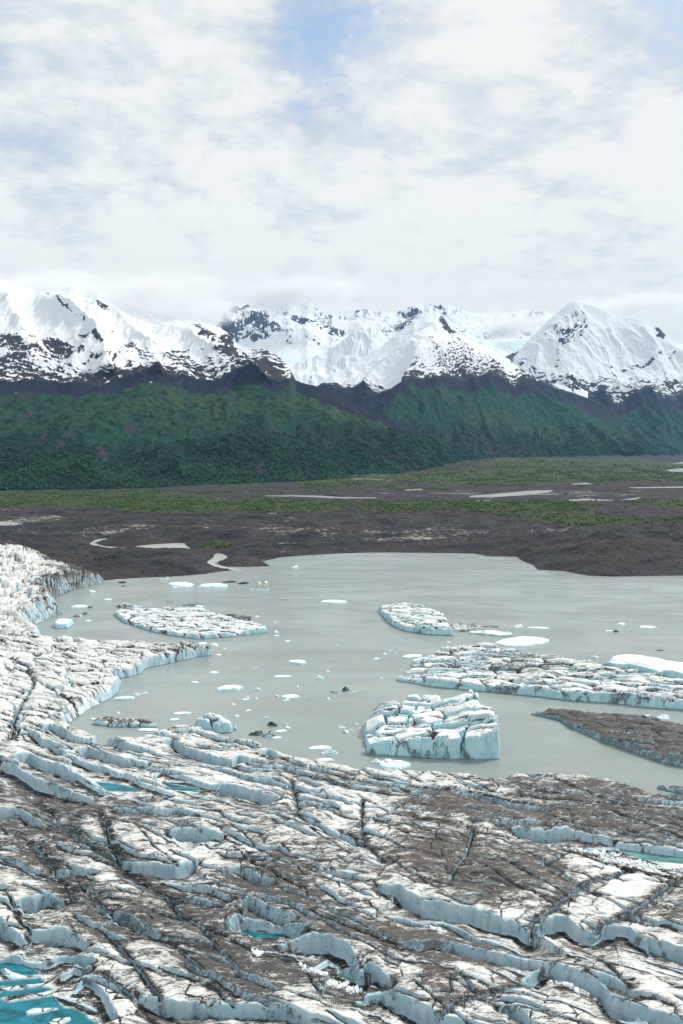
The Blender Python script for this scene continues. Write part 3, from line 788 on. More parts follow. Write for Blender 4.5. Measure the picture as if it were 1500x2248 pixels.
FAR_PONDS = [
 ([(578,1088),(640,1087),(700,1088),(745,1091),(825,1092),(820,1095),(740,1095),(690,1092),(640,1091),(585,1090)], "long thin pale water strip on the green flats"),
 ([(1030,1089),(1110,1082),(1170,1077),(1215,1076),(1205,1081),(1150,1087),(1080,1092),(1035,1093)], "widest pale lagoon out on the flats, white in the light"),
 ([(1235,1098),(1290,1095),(1340,1097),(1390,1093),(1412,1090),(1400,1095),(1370,1099),(1300,1100),(1240,1101)], "curving pale channel beyond the wide lagoon"),
 ([(1370,1070),(1460,1069),(1500,1068),(1500,1071),(1400,1072)], "faint pale water line near the foot of the hills"),
 ([(1455,1019),(1500,1014),(1640,1010),(1640,1018),(1500,1020)], "upper of two bright far lagoons at the valley mouth"),
 ([(1462,1031),(1500,1028),(1640,1026),(1640,1036),(1500,1037),(1470,1035)], "lower of two bright far lagoons at the valley mouth"),
 ([(888,1075),(925,1073),(930,1076),(895,1077)], "tiny pale pool on the middle flats"),
 ([(-60,1146),(20,1145),(52,1150),(20,1155),(-60,1156)], "small pale pool at the moraine's near edge"),
 ([(1040,1099),(1075,1098),(1075,1101),(1045,1101)], "tiny pale pool below the widest lagoon"),
 ([(585,1127),(608,1126),(605,1129),(588,1129)], "tiny pale pool beside the dark scrub"),
 ([(1255,1062),(1290,1060),(1300,1063),(1262,1064)], "small faint pool on the far flats"),
]
CZ = 1.2      # far ponds lie a little above the lake

def build_ground():
    d1 = np.concatenate([np.linspace(430, 600, 20, endpoint=False)])
    rows = np.concatenate([np.linspace(1330, 1290, 10, endpoint=False), np.arange(1290, 1012, -Q * .55), np.linspace(1012, 985.5, 60)])
    cols = np.concatenate([np.linspace(-1600, -40, 120, endpoint=False), np.arange(-40, 1540, Q * 1.1), np.linspace(1541, 3200, 120)])
    PX, PY = np.meshgrid(cols, rows)
    X, Y = G(PX, PY, 2.0)
    s = sdf(X, Y, COAST) + 3.0 * fbm(X / 30, Y / 30, 4, 201) + 1.2 * gn(X / 6, Y / 6, 205)
    far = ss(1500, 2400, Y)
    moraine = 1 - far
    H = 1.6 + 1.0 * fbm(X / 160, Y / 160, 3, 210)
    hum = ridged(X / 150, Y / 90, 5, 220) * .7 + .3 * ridged(X / 45, Y / 35, 4, 228)
    H = H + moraine * hum * 11 * ss(0, 120, s) + 1.4 * moraine * fbm(X / 14, Y / 14, 4, 230)
    for cx, cy, rx, ry, h in ((330,1235,190,24,7),(1360,1215,240,38,13),(1180,1190,200,18,5),(450,1170,330,16,6),(820,1185,260,16,4),(1500,1180,120,14,6),(650,1150,300,10,4),(200,1160,180,10,4),(1100,1140,300,9,4),(1350,1110,300,6,2)):
        H += h * blob(PX, PY, cx, cy, rx, ry, 0, 3) * (.7 + .5 * ridged(X / 60, Y / 60, 4, 240))
    # low forelands at the mountain foot
    for cx, cy, rx, ry, h in ((1080,1028,180,13,26),(1250,1018,220,12,32),(1450,1002,300,9,30),(880,1046,120,6,14)):
        H += h * blob(PX, PY, cx, cy, rx, ry, 0, 3) * (.4 + .9 * ridged(X / 300, Y / 300, 5, 250))
    H += far * 6 * (ridged(X / 420, Y / 420, 4, 260) - .3).clip(0)
    Z = np.minimum(s * .22, 60)
    Z = np.where(s > 0, np.minimum(Z, H), s * .25)
    Z = np.where(s > 0, H * (1 - np.exp(-s / 14)) + .02, np.maximum(s * .3, -6))
    for pts, _ in PONDS:
        P = smooth_poly(polyW(pts), 1)
        m = (np.abs(X - P[:, 0].mean()) < 160) & (np.abs(Y - P[:, 1].mean()) < 260)
        q = sdf(X[m], Y[m], P) + .8 * fbm(X[m] / 9, Y[m] / 9, 3, 270)
        z = Z[m]
        z = np.where(q < 0, np.minimum(z, .15 + np.maximum(-q, 0) * .30), z)
        Z[m] = np.where(q >= 0, -.8 * ss(0, 3, q) - .05, z)
    for pts, _ in FAR_PONDS:
        P = np.array([[float(c) for c in G(a, b, CZ)] for a, b in pts])
        mx, my = np.ptp(P[:, 0]) / 2 + 120, np.ptp(P[:, 1]) / 2 + 260
        m = (np.abs(X - (P[:, 0].max() + P[:, 0].min()) / 2) < mx) & (np.abs(Y - (P[:, 1].max() + P[:, 1].min()) / 2) < my)
        q = sdf(X[m], Y[m], P) + 5 * fbm(X[m] / 50, Y[m] / 50, 3, 280)
        z = Z[m]
        z = np.where(q < 0, np.minimum(z, CZ + .15 + np.maximum(-q, 0) * .12), z)
        Z[m] = np.where(q >= 0, CZ - .9, z)
    veg = -.1 + .45 * fbm(X / 220, Y / 260, 4, 300) + .3 * fbm(X / 60, Y / 60, 3, 310) + .8 * fbm(PX / 110, PY / 6, 4, 305)
    for cx, cy, rx, ry, st in ((150,1102,420,16,1.0),(420,1118,260,14,.9),(560,1108,300,12,.5),(800,1118,260,12,.75),(1150,1120,190,18,.9),(1120,1105,420,16,.35),(1480,1108,110,8,.9),(1230,1148,200,13,.6),(1380,1152,160,12,.65),(1000,1112,180,10,.3),
        (300,1082,400,5,.8),(760,1062,500,12,.55),(1100,1048,420,14,.75),(1350,1040,300,18,.8),(1200,1022,400,12,.8),(1200,1075,500,10,.2),(470,1204,45,5,.8),(540,1236,50,6,.5),(1160,1228,50,14,.45),(700,1200,300,16,.12),(20,1092,200,14,.6),
        (350,1240,250,22,-.5),(1350,1230,220,32,-.4),(300,1180,300,16,-.25),(900,1170,300,14,-.2),(420,1145,120,10,-.4),(30,1160,120,14,-.5)):
        veg += st * blob(PX, PY, cx, cy, rx, ry, 0, 3)
    silt = .22 + .3 * fbm(X / 120, Y / 60, 3, 320) + .5 * fbm(PX / 90, PY / 3.0, 4, 325)
    for cx, cy, rx, ry, st in ((920,1182,330,16,.25),(60,1145,130,8,.35),(850,1050,160,6,.6),(1150,1085,350,8,.3),(130,1176,130,6,.3),(450,1172,200,7,.2),(700,1098,300,5,.2),(350,1240,250,22,-.3),(1350,1235,220,30,-.3),(250,1200,120,22,.05)):
        silt += st * blob(PX, PY, cx, cy, rx, ry, 0, 3)
    o = grid_mesh("ground", X, Y, Z, M_GROUND, {'veg': np.clip(veg, 0, 1.2), 'silt': np.clip(silt, 0, 1), 'forest': veg * 0}, s > -40)
    tag(o, "flat valley floor of dark moraine gravel and green scrub beyond the lake", "valley floor", kind='structure')
    return PX, PY, X, Y, Z, veg
GR = build_ground()
for pts, lab in PONDS:
    flat_water("pond" if 'pond in' in lab else "creek", pts, .0 + (.04), M_POND, lab, grow=5, cat='pond' if 'pond in' in lab else 'creek')
for pts, lab in FAR_PONDS:
    flat_water("pond", pts, CZ, M_POND, lab, grow=22, cat='pond')

# ------------------------------------------------------------------ mountains
def ctrl(pts, x):
    p = np.array(pts, float)
    return np.interp(x, p[:, 0], p[:, 1])

def ctrl_s(pts, x, wd=45):
    g = np.arange(x.min() - 3 * wd, x.max() + 3 * wd, 2.0)
    v = ctrl(pts, g)
    kx = np.arange(-3 * wd, 3 * wd + 1, 2.0); kk = np.exp(-.5 * (kx / wd) ** 2); kk /= kk.sum()
    v = np.convolve(np.pad(v, len(kk) // 2, mode='edge'), kk, mode='valid')
    return np.interp(x, g, v[:len(g)])

def unproj(PX, PY, D):
    """point on the pixel's ray at horizontal distance D along +Y"""
    x, zc = (PX - 750) / F, -(PY - 1124) / F
    c, s_ = math.cos(PITCH), math.sin(PITCH)
    dy, dz = c + zc * s_, -s_ + zc * c
    t = D / dy
    return x * t, D, CAM_Z + dz * t

def massif(name, label, x0, x1, foot, crest, dfoot, dcrest, snowline=None, relief=60, seed=0, nrow=330, step=1.15, shape=1.0, bulge=None, hooks=None, wild=1.0, rocky=0.0, jag=0.0, backh=.45, gully=1.0, kind='structure', gl=300.0, streak=1.0, low=1.0, skew=0.0, envf=None):
    cols = np.arange(x0, x1 + step, step)
    v = np.linspace(0, 1, nrow)
    PXc, V = np.meshgrid(cols, v)
    fo, cr = ctrl(foot, cols), ctrl(crest, cols)
    df, dc = ctrl_s(dfoot, cols), ctrl_s(dcrest, cols)
    cr0 = cr.copy()
    cr = cr + .8 * fbm(cols / 14, cols * 0 + 3, 3, seed + 7) * min(1, relief / 60)
    if jag:
        cr = cr - jag * (ridged(cols / 46, cols * 0 + 9, 5, seed + 8, .62) - .4)
    PYv = fo + (cr0 - fo) * V + (cr - cr0) * V ** 12
    Dv = df + (dc - df) * V ** shape
    if bulge is not None:
        Dv = Dv - bulge(PXc, PYv, V)
    X, Y, Z = unproj(PXc, PYv, Dv)
    env = np.clip(V * 7, 0, 1) * (1 - ss(.9, 1.0, V) * (.75 if not jag else .45))
    if envf is not None: env = env * envf(PXc, PYv)
    r1 = ridged(X / 900, Y / 1400, 6, seed + 1) - .5
    r2 = ridged((X + skew * (Y - 12000) * np.sign(gn(X / 2600, X * 0 + 3, seed) + .05)) / gl + (.3 + 1.6 * skew) * gn(X / 500, Y / 500, seed), Y / (gl * 3), 5, seed + 2) - .5
    r3 = fbm(X / 70, Y / 90, 4, seed + 4)
    Z0 = Z.copy()
    g4 = ridged(X / 170 + .4 * gn(X / 200, Y / 300, seed + 3), Y / 900, 4, seed + 6) - .45
    Z = Z + env * relief * low * .45 * g4 * ss(.75, .35, V)
    Z = Z + env * (relief * 1.5 * r1 + relief * .9 * gully * r2 + relief * .10 * r3 * wild)
    at = dict(snow=np.zeros_like(Z), veg=np.zeros_like(Z), wood=np.zeros_like(Z), ice=np.zeros_like(Z), lush=np.zeros_like(Z), crag=np.zeros_like(Z))
    # steepness of the finished surface
    gx = np.gradient(Z, axis=1) / np.maximum(np.abs(np.gradient(X, axis=1)), 1)
    dy_ = np.gradient(Y, axis=0); gy = np.gradient(Z, axis=0) / np.where(np.abs(dy_) < 2, 2, dy_)
    slope = np.hypot(gx, gy)
    rel = env * (r1 * .6 + r2 * .6)
    fine = None
    if snowline is not None:
        sl = ctrl(snowline, PXc)
        hgt = (sl - PYv)                                    # pixels above the snow line
        broken = fbm(X / 160, Y / 420, 5, seed + 11) * .5 + .35 * fbm(X / 45, Y / 110, 4, seed + 12)
        sn = .5 + np.clip(hgt / 16, -1, 1) * .5 + .15
        near = np.exp(-np.maximum(hgt, 0) / 34)
        sn = sn + np.clip(hgt / 90, 0, .5) - near * (.30 + .9 * np.clip(broken + .06, 0, 1)) - ss(.95, 1.9, slope) * .55 * (1 + rocky) - rocky * np.clip(-r2 * 1.2 + .5 * r3, 0, 1)
        sn += .35 * np.clip(rel, -.4, .2) * 0
        near2 = np.exp(-(np.maximum(hgt, 0) / (48 * streak)) ** 1.4)
        st1 = fbm(PXc / 30 + .8 * gn(PXc / 60, PYv / 30, seed), PYv / 4.2, 5, seed + 14, .6)
        st2 = fbm(PXc / 9, PYv / 3, 3, seed + 15)
        sn -= 1.3 * near2 * ss(.0, .22, st1 + .45 * st2 + .08) * streak
        sn -= .9 * np.exp(-np.maximum(hgt, 0) / 8) * ss(-.2, .3, st1 + .5 * st2)
        sn += .9 * ss(.30, .45, st1 + .4 * st2) * np.exp(np.minimum(hgt, 0) / 7) * (hgt < 0)
        hz = fbm(X / 130 + Y / 300, Y / 260, 5, seed + 17, .6)
        sn -= .75 * ss(.16, .42, hz + .25 * np.clip(rel * 2, -.5, .5)) * ss(150, 30, hgt) * (hgt > 0) * streak
        at['snow'] = sn
        vg = np.clip(-(hgt + 8) / 32, 0, 1)
        at['veg'] = vg
        at['wood'] = np.clip(-(hgt + 90) / 70, 0, 1)
        at['crag'] = np.clip(ss(1.3, 2.3, slope) + (hgt > 2) * .8, 0, 1)
    if hooks: hooks(PXc, PYv, V, X, Y, Z, at, slope, r1, r2, r3)
    # the far side falls away behind the crest
    nb = 24
    tb = np.linspace(0, 1, nb + 1)[1:, None]
    Xc, Yc, Zc = X[-1], Y[-1], Z[-1]
    Yb = Yc + tb * (1200 + (dc - df) * .25)
    Xb = Xc * (Yb / Yc)
    Zb = Zc * (1 - tb * (1 - backh)) + 60 * (ridged(Xb / 700, Yb / 700, 4, seed + 5) - .5) * np.clip(tb * 5, 0, 1) - 25 * np.clip(tb * 8, 0, 1)
    X, Y, Z = np.vstack([X, Xb]), np.vstack([Y, Yb]), np.vstack([Z, Zb])
    for k in at: at[k] = np.clip(np.vstack([at[k], np.repeat(at[k][-1:], nb, 0)]), -1, 2)
    # skirt in front so the foot never floats
    X = np.vstack([X[:1], X]); Y = np.vstack([Y[:1], Y]); Z = np.vstack([np.full((1, X.shape[1]), -30.), Z])
    for k in at: at[k] = np.vstack([at[k][:1], at[k]])
    o = grid_mesh(name, X, Y, Z, M_MOUNT, at)
    tag(o, label, "glacier" if name == "hanging_glacier" else "mountain", kind=kind)
    return (PXc, PYv, V, X[1:-nb], Y[1:-nb], Z[1:-nb])

def patches(lst):
    def h(PX, PY, V, X, Y, Z, at, slope, r1, r2, r3):
        for cx, cy, rx, ry, rot, st in lst:
            n = .8 * fbm(PX / 15, PY / 5, 5, int(cx), .62) + .55 * fbm(PX / 5, PY / 2.2, 3, int(cy))
            if ry < 5: n = n * .7
            at['snow'] += st * ss(.22, .5, blob(PX, PY, cx, cy, rx * 1.25, ry * 1.25, rot, 2.4) * (.72 + 1.25 * n))
    return h

L_foot = [(-600,1090),(0,1079),(300,1076),(600,1060),(800,1050),(930,1040),(985,1026),(1010,1022)]
L_crest = [(-600,560),(-200,590),(0,612),(40,625),(75,637),(100,634),(130,632),(165,628),(185,636),(215,636),(240,650),(270,662),(300,672),(340,682),(380,692),(400,700),(440,708),(480,720),(505,737),(520,760),(545,764),(580,768),(610,782),(636,808),(650,836),(700,852),(740,868),(800,893),(850,915),(900,935),(940,958),(975,988),(1000,1012),(1010,1020)]
L_df = [(-600,2200),(0,2345),(300,2450),(600,2850),(800,3250),(930,3700),(985,4700),(1010,4900)]
L_dc = [(-600,6600),(0,6600),(200,6500),(400,6200),(520,5800),(640,5200),(700,4900),(800,4700),(900,4700),(1010,5000)]
L_snow = [(-600,840),(0,840),(60,834),(130,828),(200,835),(330,832),(420,828),(500,824),(540,820),(580,828),(636,842),(655,790),(1100,780)]
def L_hook(PX, PY, V, X, Y, Z, at, slope, r1, r2, r3):
    patches([(18,752,34,16,10,-1.6),(0,795,60,18,0,-.8),(132,762,42,11,5,-1.5),(90,776,60,6,5,-.9),(60,700,20,4,0,-.2),(282,764,16,16,0,-1.5),(320,775,18,14,0,-.7),(184,738,14,5,5,-1.1),(212,736,16,7,15,-1.2),(72,738,9,4,10,-1.1),
             (130,668,34,3,40,-.9),(165,690,40,4,35,-1.0),(225,677,14,7,0,-1.2),(90,645,36,4,5,-.5),(210,771,20,4,0,-1),(255,817,70,7,0,-.9),(395,766,20,5,0,-1),(405,790,42,12,20,-.9),(445,730,34,9,30,-1.0),(490,760,30,18,40,-.85),(500,745,14,14,0,-1),
             (540,790,50,12,25,-.8),(580,812,46,9,20,-.9),(600,785,50,10,20,-1.0),(330,820,70,8,0,-.6),(180,815,120,6,0,-.4),(60,815,60,8,0,-.3),(245,725,7,3,0,-.9),
             (15,868,10,4,0,.9),(43,866,11,5,0,1.0),(333,861,7,3,30,.8),(68,868,8,2,0,.6)])(PX, PY, V, X, Y, Z, at, slope, r1, r2, r3)
    crest = np.interp(PX, [p[0] for p in L_crest], [p[1] for p in L_crest])
    below = PY - crest
    bl = ss(540, 720, PX); at['veg'] = at['veg'] * (1 - bl) + bl * ss(12, 45, below)
    at['lush'] = np.clip(.9 * ss(580, 700, PX) * np.exp(-np.maximum(below - 25, 0) / 34) * ss(5, 30, below) + .55 * blob(PX, PY, 500, 880, 230, 26, 4, 3) + .35 * blob(PX, PY, 200, 900, 300, 40, 0, 3) + .3 * blob(PX, PY, 400, 1030, 200, 16, 0, 3), 0, 1) * (.6 + .8 * ss(-.2, .3, fbm(X / 120, Y / 200, 4, 455)))
    at['wood'] += -.9 * blob(PX, PY, 700, 905, 260, 34, 12, 3) - .5 * blob(PX, PY, 150, 930, 260, 36, 0, 3)
    at['crag'] = np.maximum(at['crag'], .9 * ss(.3, .6, blob(PX, PY, 860, 1018, 130, 16, 0, 3) + .35 * r3)) 
    at['crag'] = np.maximum(at['crag'], .7 * ss(.4, .7, blob(PX, PY, 575, 1030, 60, 10, 0, 3) + .4 * r3))
def ridge_bulge(PX, PY, pts, amp, wl, wr):
    p = np.array(pts, float)
    rx = np.interp(PY, p[:, 1], p[:, 0])
    d = PX - rx + 5 * gn(PY / 14, PY * 0, int(pts[0][0]))
    end = ss(p[0, 1] - 2, p[0, 1] + 12, PY) * ss(p[-1, 1] + 14, p[-1, 1] - 20, PY)
    return amp * np.where(d < 0, np.exp(d / wl), np.exp(-d / wr)) * end
def L_bulge(PX, PY, V):
    return (ridge_bulge(PX, PY, [(105, 636), (160, 672), (205, 705), (230, 760), (250, 810)], 420, 60, 22) + ridge_bulge(PX, PY, [(215, 640), (265, 690), (330, 745), (350, 800), (355, 830)], 360, 60, 25)
        + ridge_bulge(PX, PY, [(395, 704), (440, 740), (500, 775), (560, 812), (590, 835)], 330, 60, 30) + ridge_bulge(PX, PY, [(5, 620), (30, 680), (60, 730), (70, 800)], 260, 50, 25)
        + ridge_bulge(PX, PY, [(300, 850), (330, 900), (380, 960), (400, 1040)], 180, 50, 40) + ridge_bulge(PX, PY, [(90, 860), (150, 920), (200, 980), (220, 1050)], 170, 50, 40)
        ) * ss(1.0, .93, V) * ss(0, .12, V) * .78
mL = massif("mountain_massif", "broad mountain massif with snowfields over a purple and green lower slope, beside the flats", -600, 1010, L_foot, L_crest, L_df, L_dc, L_snow, relief=75, low=1.6, seed=400, nrow=420, hooks=L_hook, shape=1.15, streak=1.3, bulge=L_bulge)

def C_bulge(PX, PY, V):
    rx = np.interp(PY, [690, 800, 835, 900, 960, 1010], [962, 895, 884, 850, 840, 835])
    b = 700 * np.exp(-np.abs(PX - rx) / 75) * ss(1.0, .8, V) * ss(0, .3, V)
    rx2 = np.interp(PY, [690, 760, 830, 900, 1000], [965, 1040, 1130, 1250, 1400])
    return b + 300 * np.exp(-np.abs(PX - rx2) / 60) * ss(1.0, .85, V) * ss(0, .3, V)
def C_hook(PX, PY, V, X, Y, Z, at, slope, r1, r2, r3):
    rx = np.interp(PY, [690, 800, 835, 900, 960, 1010], [962, 892, 884, 850, 840, 835])
    right = ss(-4, 10, PX - rx)
    at['wood'] += .8 * (1 - right) + .25
    at['veg'] -= .8 * (1 - right) * ss(960, 880, PY)  # left of the ridge, deep blue shade painted in through these masks
    at['lush'] = .45 * blob(PX, PY, 1100, 920, 160, 18, 18, 3) + .35 * blob(PX, PY, 1300, 960, 140, 20, 15, 3)
    st = fbm((PX * .8 + PY * .9) / 7, (PY * 1.0 - PX * .62) / 3.0, 4, 444)
    z = blob(PX, PY, 1010, 785, 120, 55, 32, 3) * right
    at['snow'] -= ss(.05, .45, st * 1.1 + z * .35 - .12) * z * 1.3
    at['snow'] += (1 - right) * .5 * (PY < 838)
    patches([(982,712,10,22,-40,-1.6),(996,722,14,6,45,-1.0),(945,733,5,3,0,-1),(886,828,5,26,12,-1.2)])(PX, PY, V, X, Y, Z, at, slope, r1, r2, r3)
    at['snow'] += .9 * ss(.5, .8, blob(PX, PY, 845, 876, 8, 3, -40, 3)) + .8 * ss(.5, .8, blob(PX, PY, 1094, 849, 8, 2, 25, 3)) + .7 * ss(.5, .8, blob(PX, PY, 1150, 863, 5, 2, 25, 3))
    at['crag'] = np.maximum(at['crag'], .6 * ss(.45, .7, blob(PX, PY, 1090, 985, 130, 14, 8, 3) + .4 * r3))
mC = massif("pyramid_mountain", "steep pyramid-shaped peak, snow-topped with a dark green foot, in the middle of the range", 640, 1640,
    [(640,1022),(985,1022),(1100,1016),(1250,1010),(1400,1006),(1640,1003)],
    [(640,900),(690,854),(700,845),(730,820),(760,805),(800,780),(840,755),(880,725),(910,703),(940,692),(958,688),(968,690),(978,702),(990,722),(1005,730),(1025,742),(1050,755),(1090,772),(1120,796),(1150,812),(1175,830),(1225,849),(1275,866),(1315,880),(1350,905),(1390,940),(1440,970),(1500,994),(1560,1000),(1640,1002)],
    [(640,5300),(985,5300),(1100,6000),(1250,7000),(1400,7800),(1640,8400)],
    [(640,7600),(800,8000),(960,8400),(1100,8600),(1250,8700),(1400,8800),(1640,8900)],
    [(640,846),(720,846),(760,854),(800,858),(860,856),(880,840),(900,822),(950,832),(1000,820),(1040,836),(1080,828),(1130,846),(1150,826),(1200,846),(1250,864),(1290,874),(1330,890),(1400,930),(1640,940)],
    relief=80, low=2.0, seed=500, bulge=C_bulge, hooks=C_hook, nrow=340, rocky=.1, gl=380.)

def R_hook(PX, PY, V, X, Y, Z, at, slope, r1, r2, r3):
    rot = fbm((PX * .9 - PY * .25) / 13, (PY + PX * .35) / 3.4, 4, 555)
    z = blob(PX, PY, 1420, 845, 160, 36, -8, 3)
    at['snow'] -= ss(.02, .4, rot) * z * .85
    rot2 = fbm((PX + PY) / 5, (PX * .6 - PY * .6) / 14, 4, 565)
    z2 = blob(PX, PY, 1255, 705, 85, 48, -10, 3)
    at['snow'] -= ss(-.05, .30, rot2) * z2 * 1.15
    patches([(1255,735,34,18,-20,-.9),(1240,758,10,8,0,-.8),(1405,720,50,7,5,-.5),(1452,728,9,14,-40,-1.2),(1420,788,70,5,-12,-.9),(1285,855,50,8,35,-.8),(1330,690,20,4,30,-.5)])(PX, PY, V, X, Y, Z, at, slope, r1, r2, r3)
mR = massif("domed_mountain", "round-topped snowy mountain with streaky dark rock, beyond the far lagoons", 1085, 1900,
    [(1085,1000),(1300,1000),(1900,1000)],
    [(1085,850),(1110,815),(1130,780),(1170,737),(1200,707),(1230,681),(1250,666),(1270,661),(1300,668),(1330,680),(1350,693),(1375,697),(1400,700),(1430,708),(1445,716),(1460,735),(1480,750),(1500,757),(1560,790),(1650,760),(1900,740)],
    [(1085,8900),(1300,8900),(1900,8900)], [(1085,11400),(1270,12200),(1450,11600),(1900,12000)],
    [(1085,850),(1200,860),(1290,878),(1320,862),(1350,888),(1380,874),(1420,860),(1450,884),(1500,874),(1900,870)],
    relief=120, streak=1.25, seed=600, hooks=R_hook, nrow=300, rocky=.12, gl=500.)

def S_hook(PX, PY, V, X, Y, Z, at, slope, r1, r2, r3):
    at['snow'] = np.maximum(at['snow'], 1.0) * (PY < 880)
    cl = ss(.42, .6, blob(PX, PY, 1158, 783, 52, 17, 0, 4) + .22 * r3)
    at['snow'] -= 1.5 * cl; at['crag'] = np.maximum(at['crag'], cl)
    at['ice'] = np.clip(ss(.3, .6, blob(PX, PY, 1150, 758, 75, 11, 0, 4)) - cl, 0, 1)
massif("hanging_glacier", "pale blue hanging glacier ending in an ice cliff above black rock, between two peaks", 1030, 1290,
    [(1030,900),(1290,900)], [(1030,752),(1060,746),(1100,743),(1160,744),(1210,748),(1240,750),(1290,760)],
    [(1030,9000),(1290,9000)], [(1030,12800),(1290,12800)], [(1030,880),(1290,880)], relief=45, seed=700, hooks=S_hook, nrow=150, backh=.9)

massif("rocky_ridge", "small snowy ridge with black rock faces behind the pyramid peak's shoulder", 600, 960,
    [(600,900),(960,900)], [(600,822),(640,805),(700,782),(720,772),(745,748),(780,724),(800,719),(815,714),(828,724),(845,740),(870,752),(900,770),(960,800)],
    [(600,9300),(960,9300)], [(600,11000),(800,11600),(960,11000)], [(600,900),(960,900)], relief=90, seed=800, nrow=130, rocky=.95, jag=3, gl=260.)

def F_hook(PX, PY, V, X, Y, Z, at, slope, r1, r2, r3):
    rk = .5 * ridged((PX + .5 * PY) / 9 + .5 * gn(PX / 20, PY / 12, 3), PY / 14, 4, 911, .65) + .5 * ridged((PX - .5 * PY) / 11, PY / 16, 4, 913, .65)
    z = ss(800, 730, PY) 
    at['snow'] -= ss(.20, .40, rk) * z * 1.15 * (.55 + .45 * ss(-.2, .25, fbm(PX / 45, PY / 25, 3, 912)))
    at['snow'] -= .5 * blob(PX, PY, 545, 715, 55, 45, 0, 3) * ss(.15, .4, rk)
    at['snow'] += .9 * ss(770, 800, PY)
    at['ice'] = .5 * ss(.4, .7, blob(PX, PY, 680, 790, 90, 12, 0, 3) + .4 * r3)
massif("jagged_range", "farthest jagged range of rock spires and snow under the cloud", 440, 1330,
    [(440,880),(1330,880)],
    [(440,745),(480,712),(503,684),(512,676),(535,675),(560,670),(575,681),(600,676),(630,668),(660,671),(675,664),(690,670),(703,684),(718,692),(745,690),(765,695),(785,678),(810,684),(830,692),(870,690),(885,680),(905,672),(930,668),(942,662),(960,667),(985,671),(1010,681),(1045,690),(1080,696),(1097,688),(1115,691),(1140,689),(1150,694),(1172,684),(1200,690),(1330,720)],
    [(440,10500),(1330,10500)], [(440,15000),(800,15600),(1330,16000)], [(440,880),(1330,880)],
    relief=110, skew=.45, envf=lambda a, b: .12 + .88 * ss(790, 735, b), seed=900, hooks=F_hook, nrow=240, rocky=.5, jag=7, gl=480.)

def closed_box(name, x0, x1, y0, y1, z0, z1):
    V = [(x, y, z) for z in (z0, z1) for x, y in ((x0, y0), (x1, y0), (x1, y1), (x0, y1))]
    Fc = [(3, 2, 1, 0), (4, 5, 6, 7), (0, 1, 5, 4), (1, 2, 6, 5), (2, 3, 7, 6), (3, 0, 4, 7)]
    m, t = new_mat(name)
    o = link_mesh(name, V, Fc, m, smooth=False)
    return o, m, t
o, m, t = closed_box("haze", -14000, 14000, -1200, 18600, -60, 2900)
pv = t.n('ShaderNodeVolumePrincipled', None, Color=(.34, .62, 1.0), Density=1.4e-5, Anisotropy=.1)
t.t.links.new(pv.outputs[0], t.n('ShaderNodeOutputMaterial').inputs['Volume'])
tag(o, "thin blue haze in the air over the whole valley", "haze", kind='stuff')
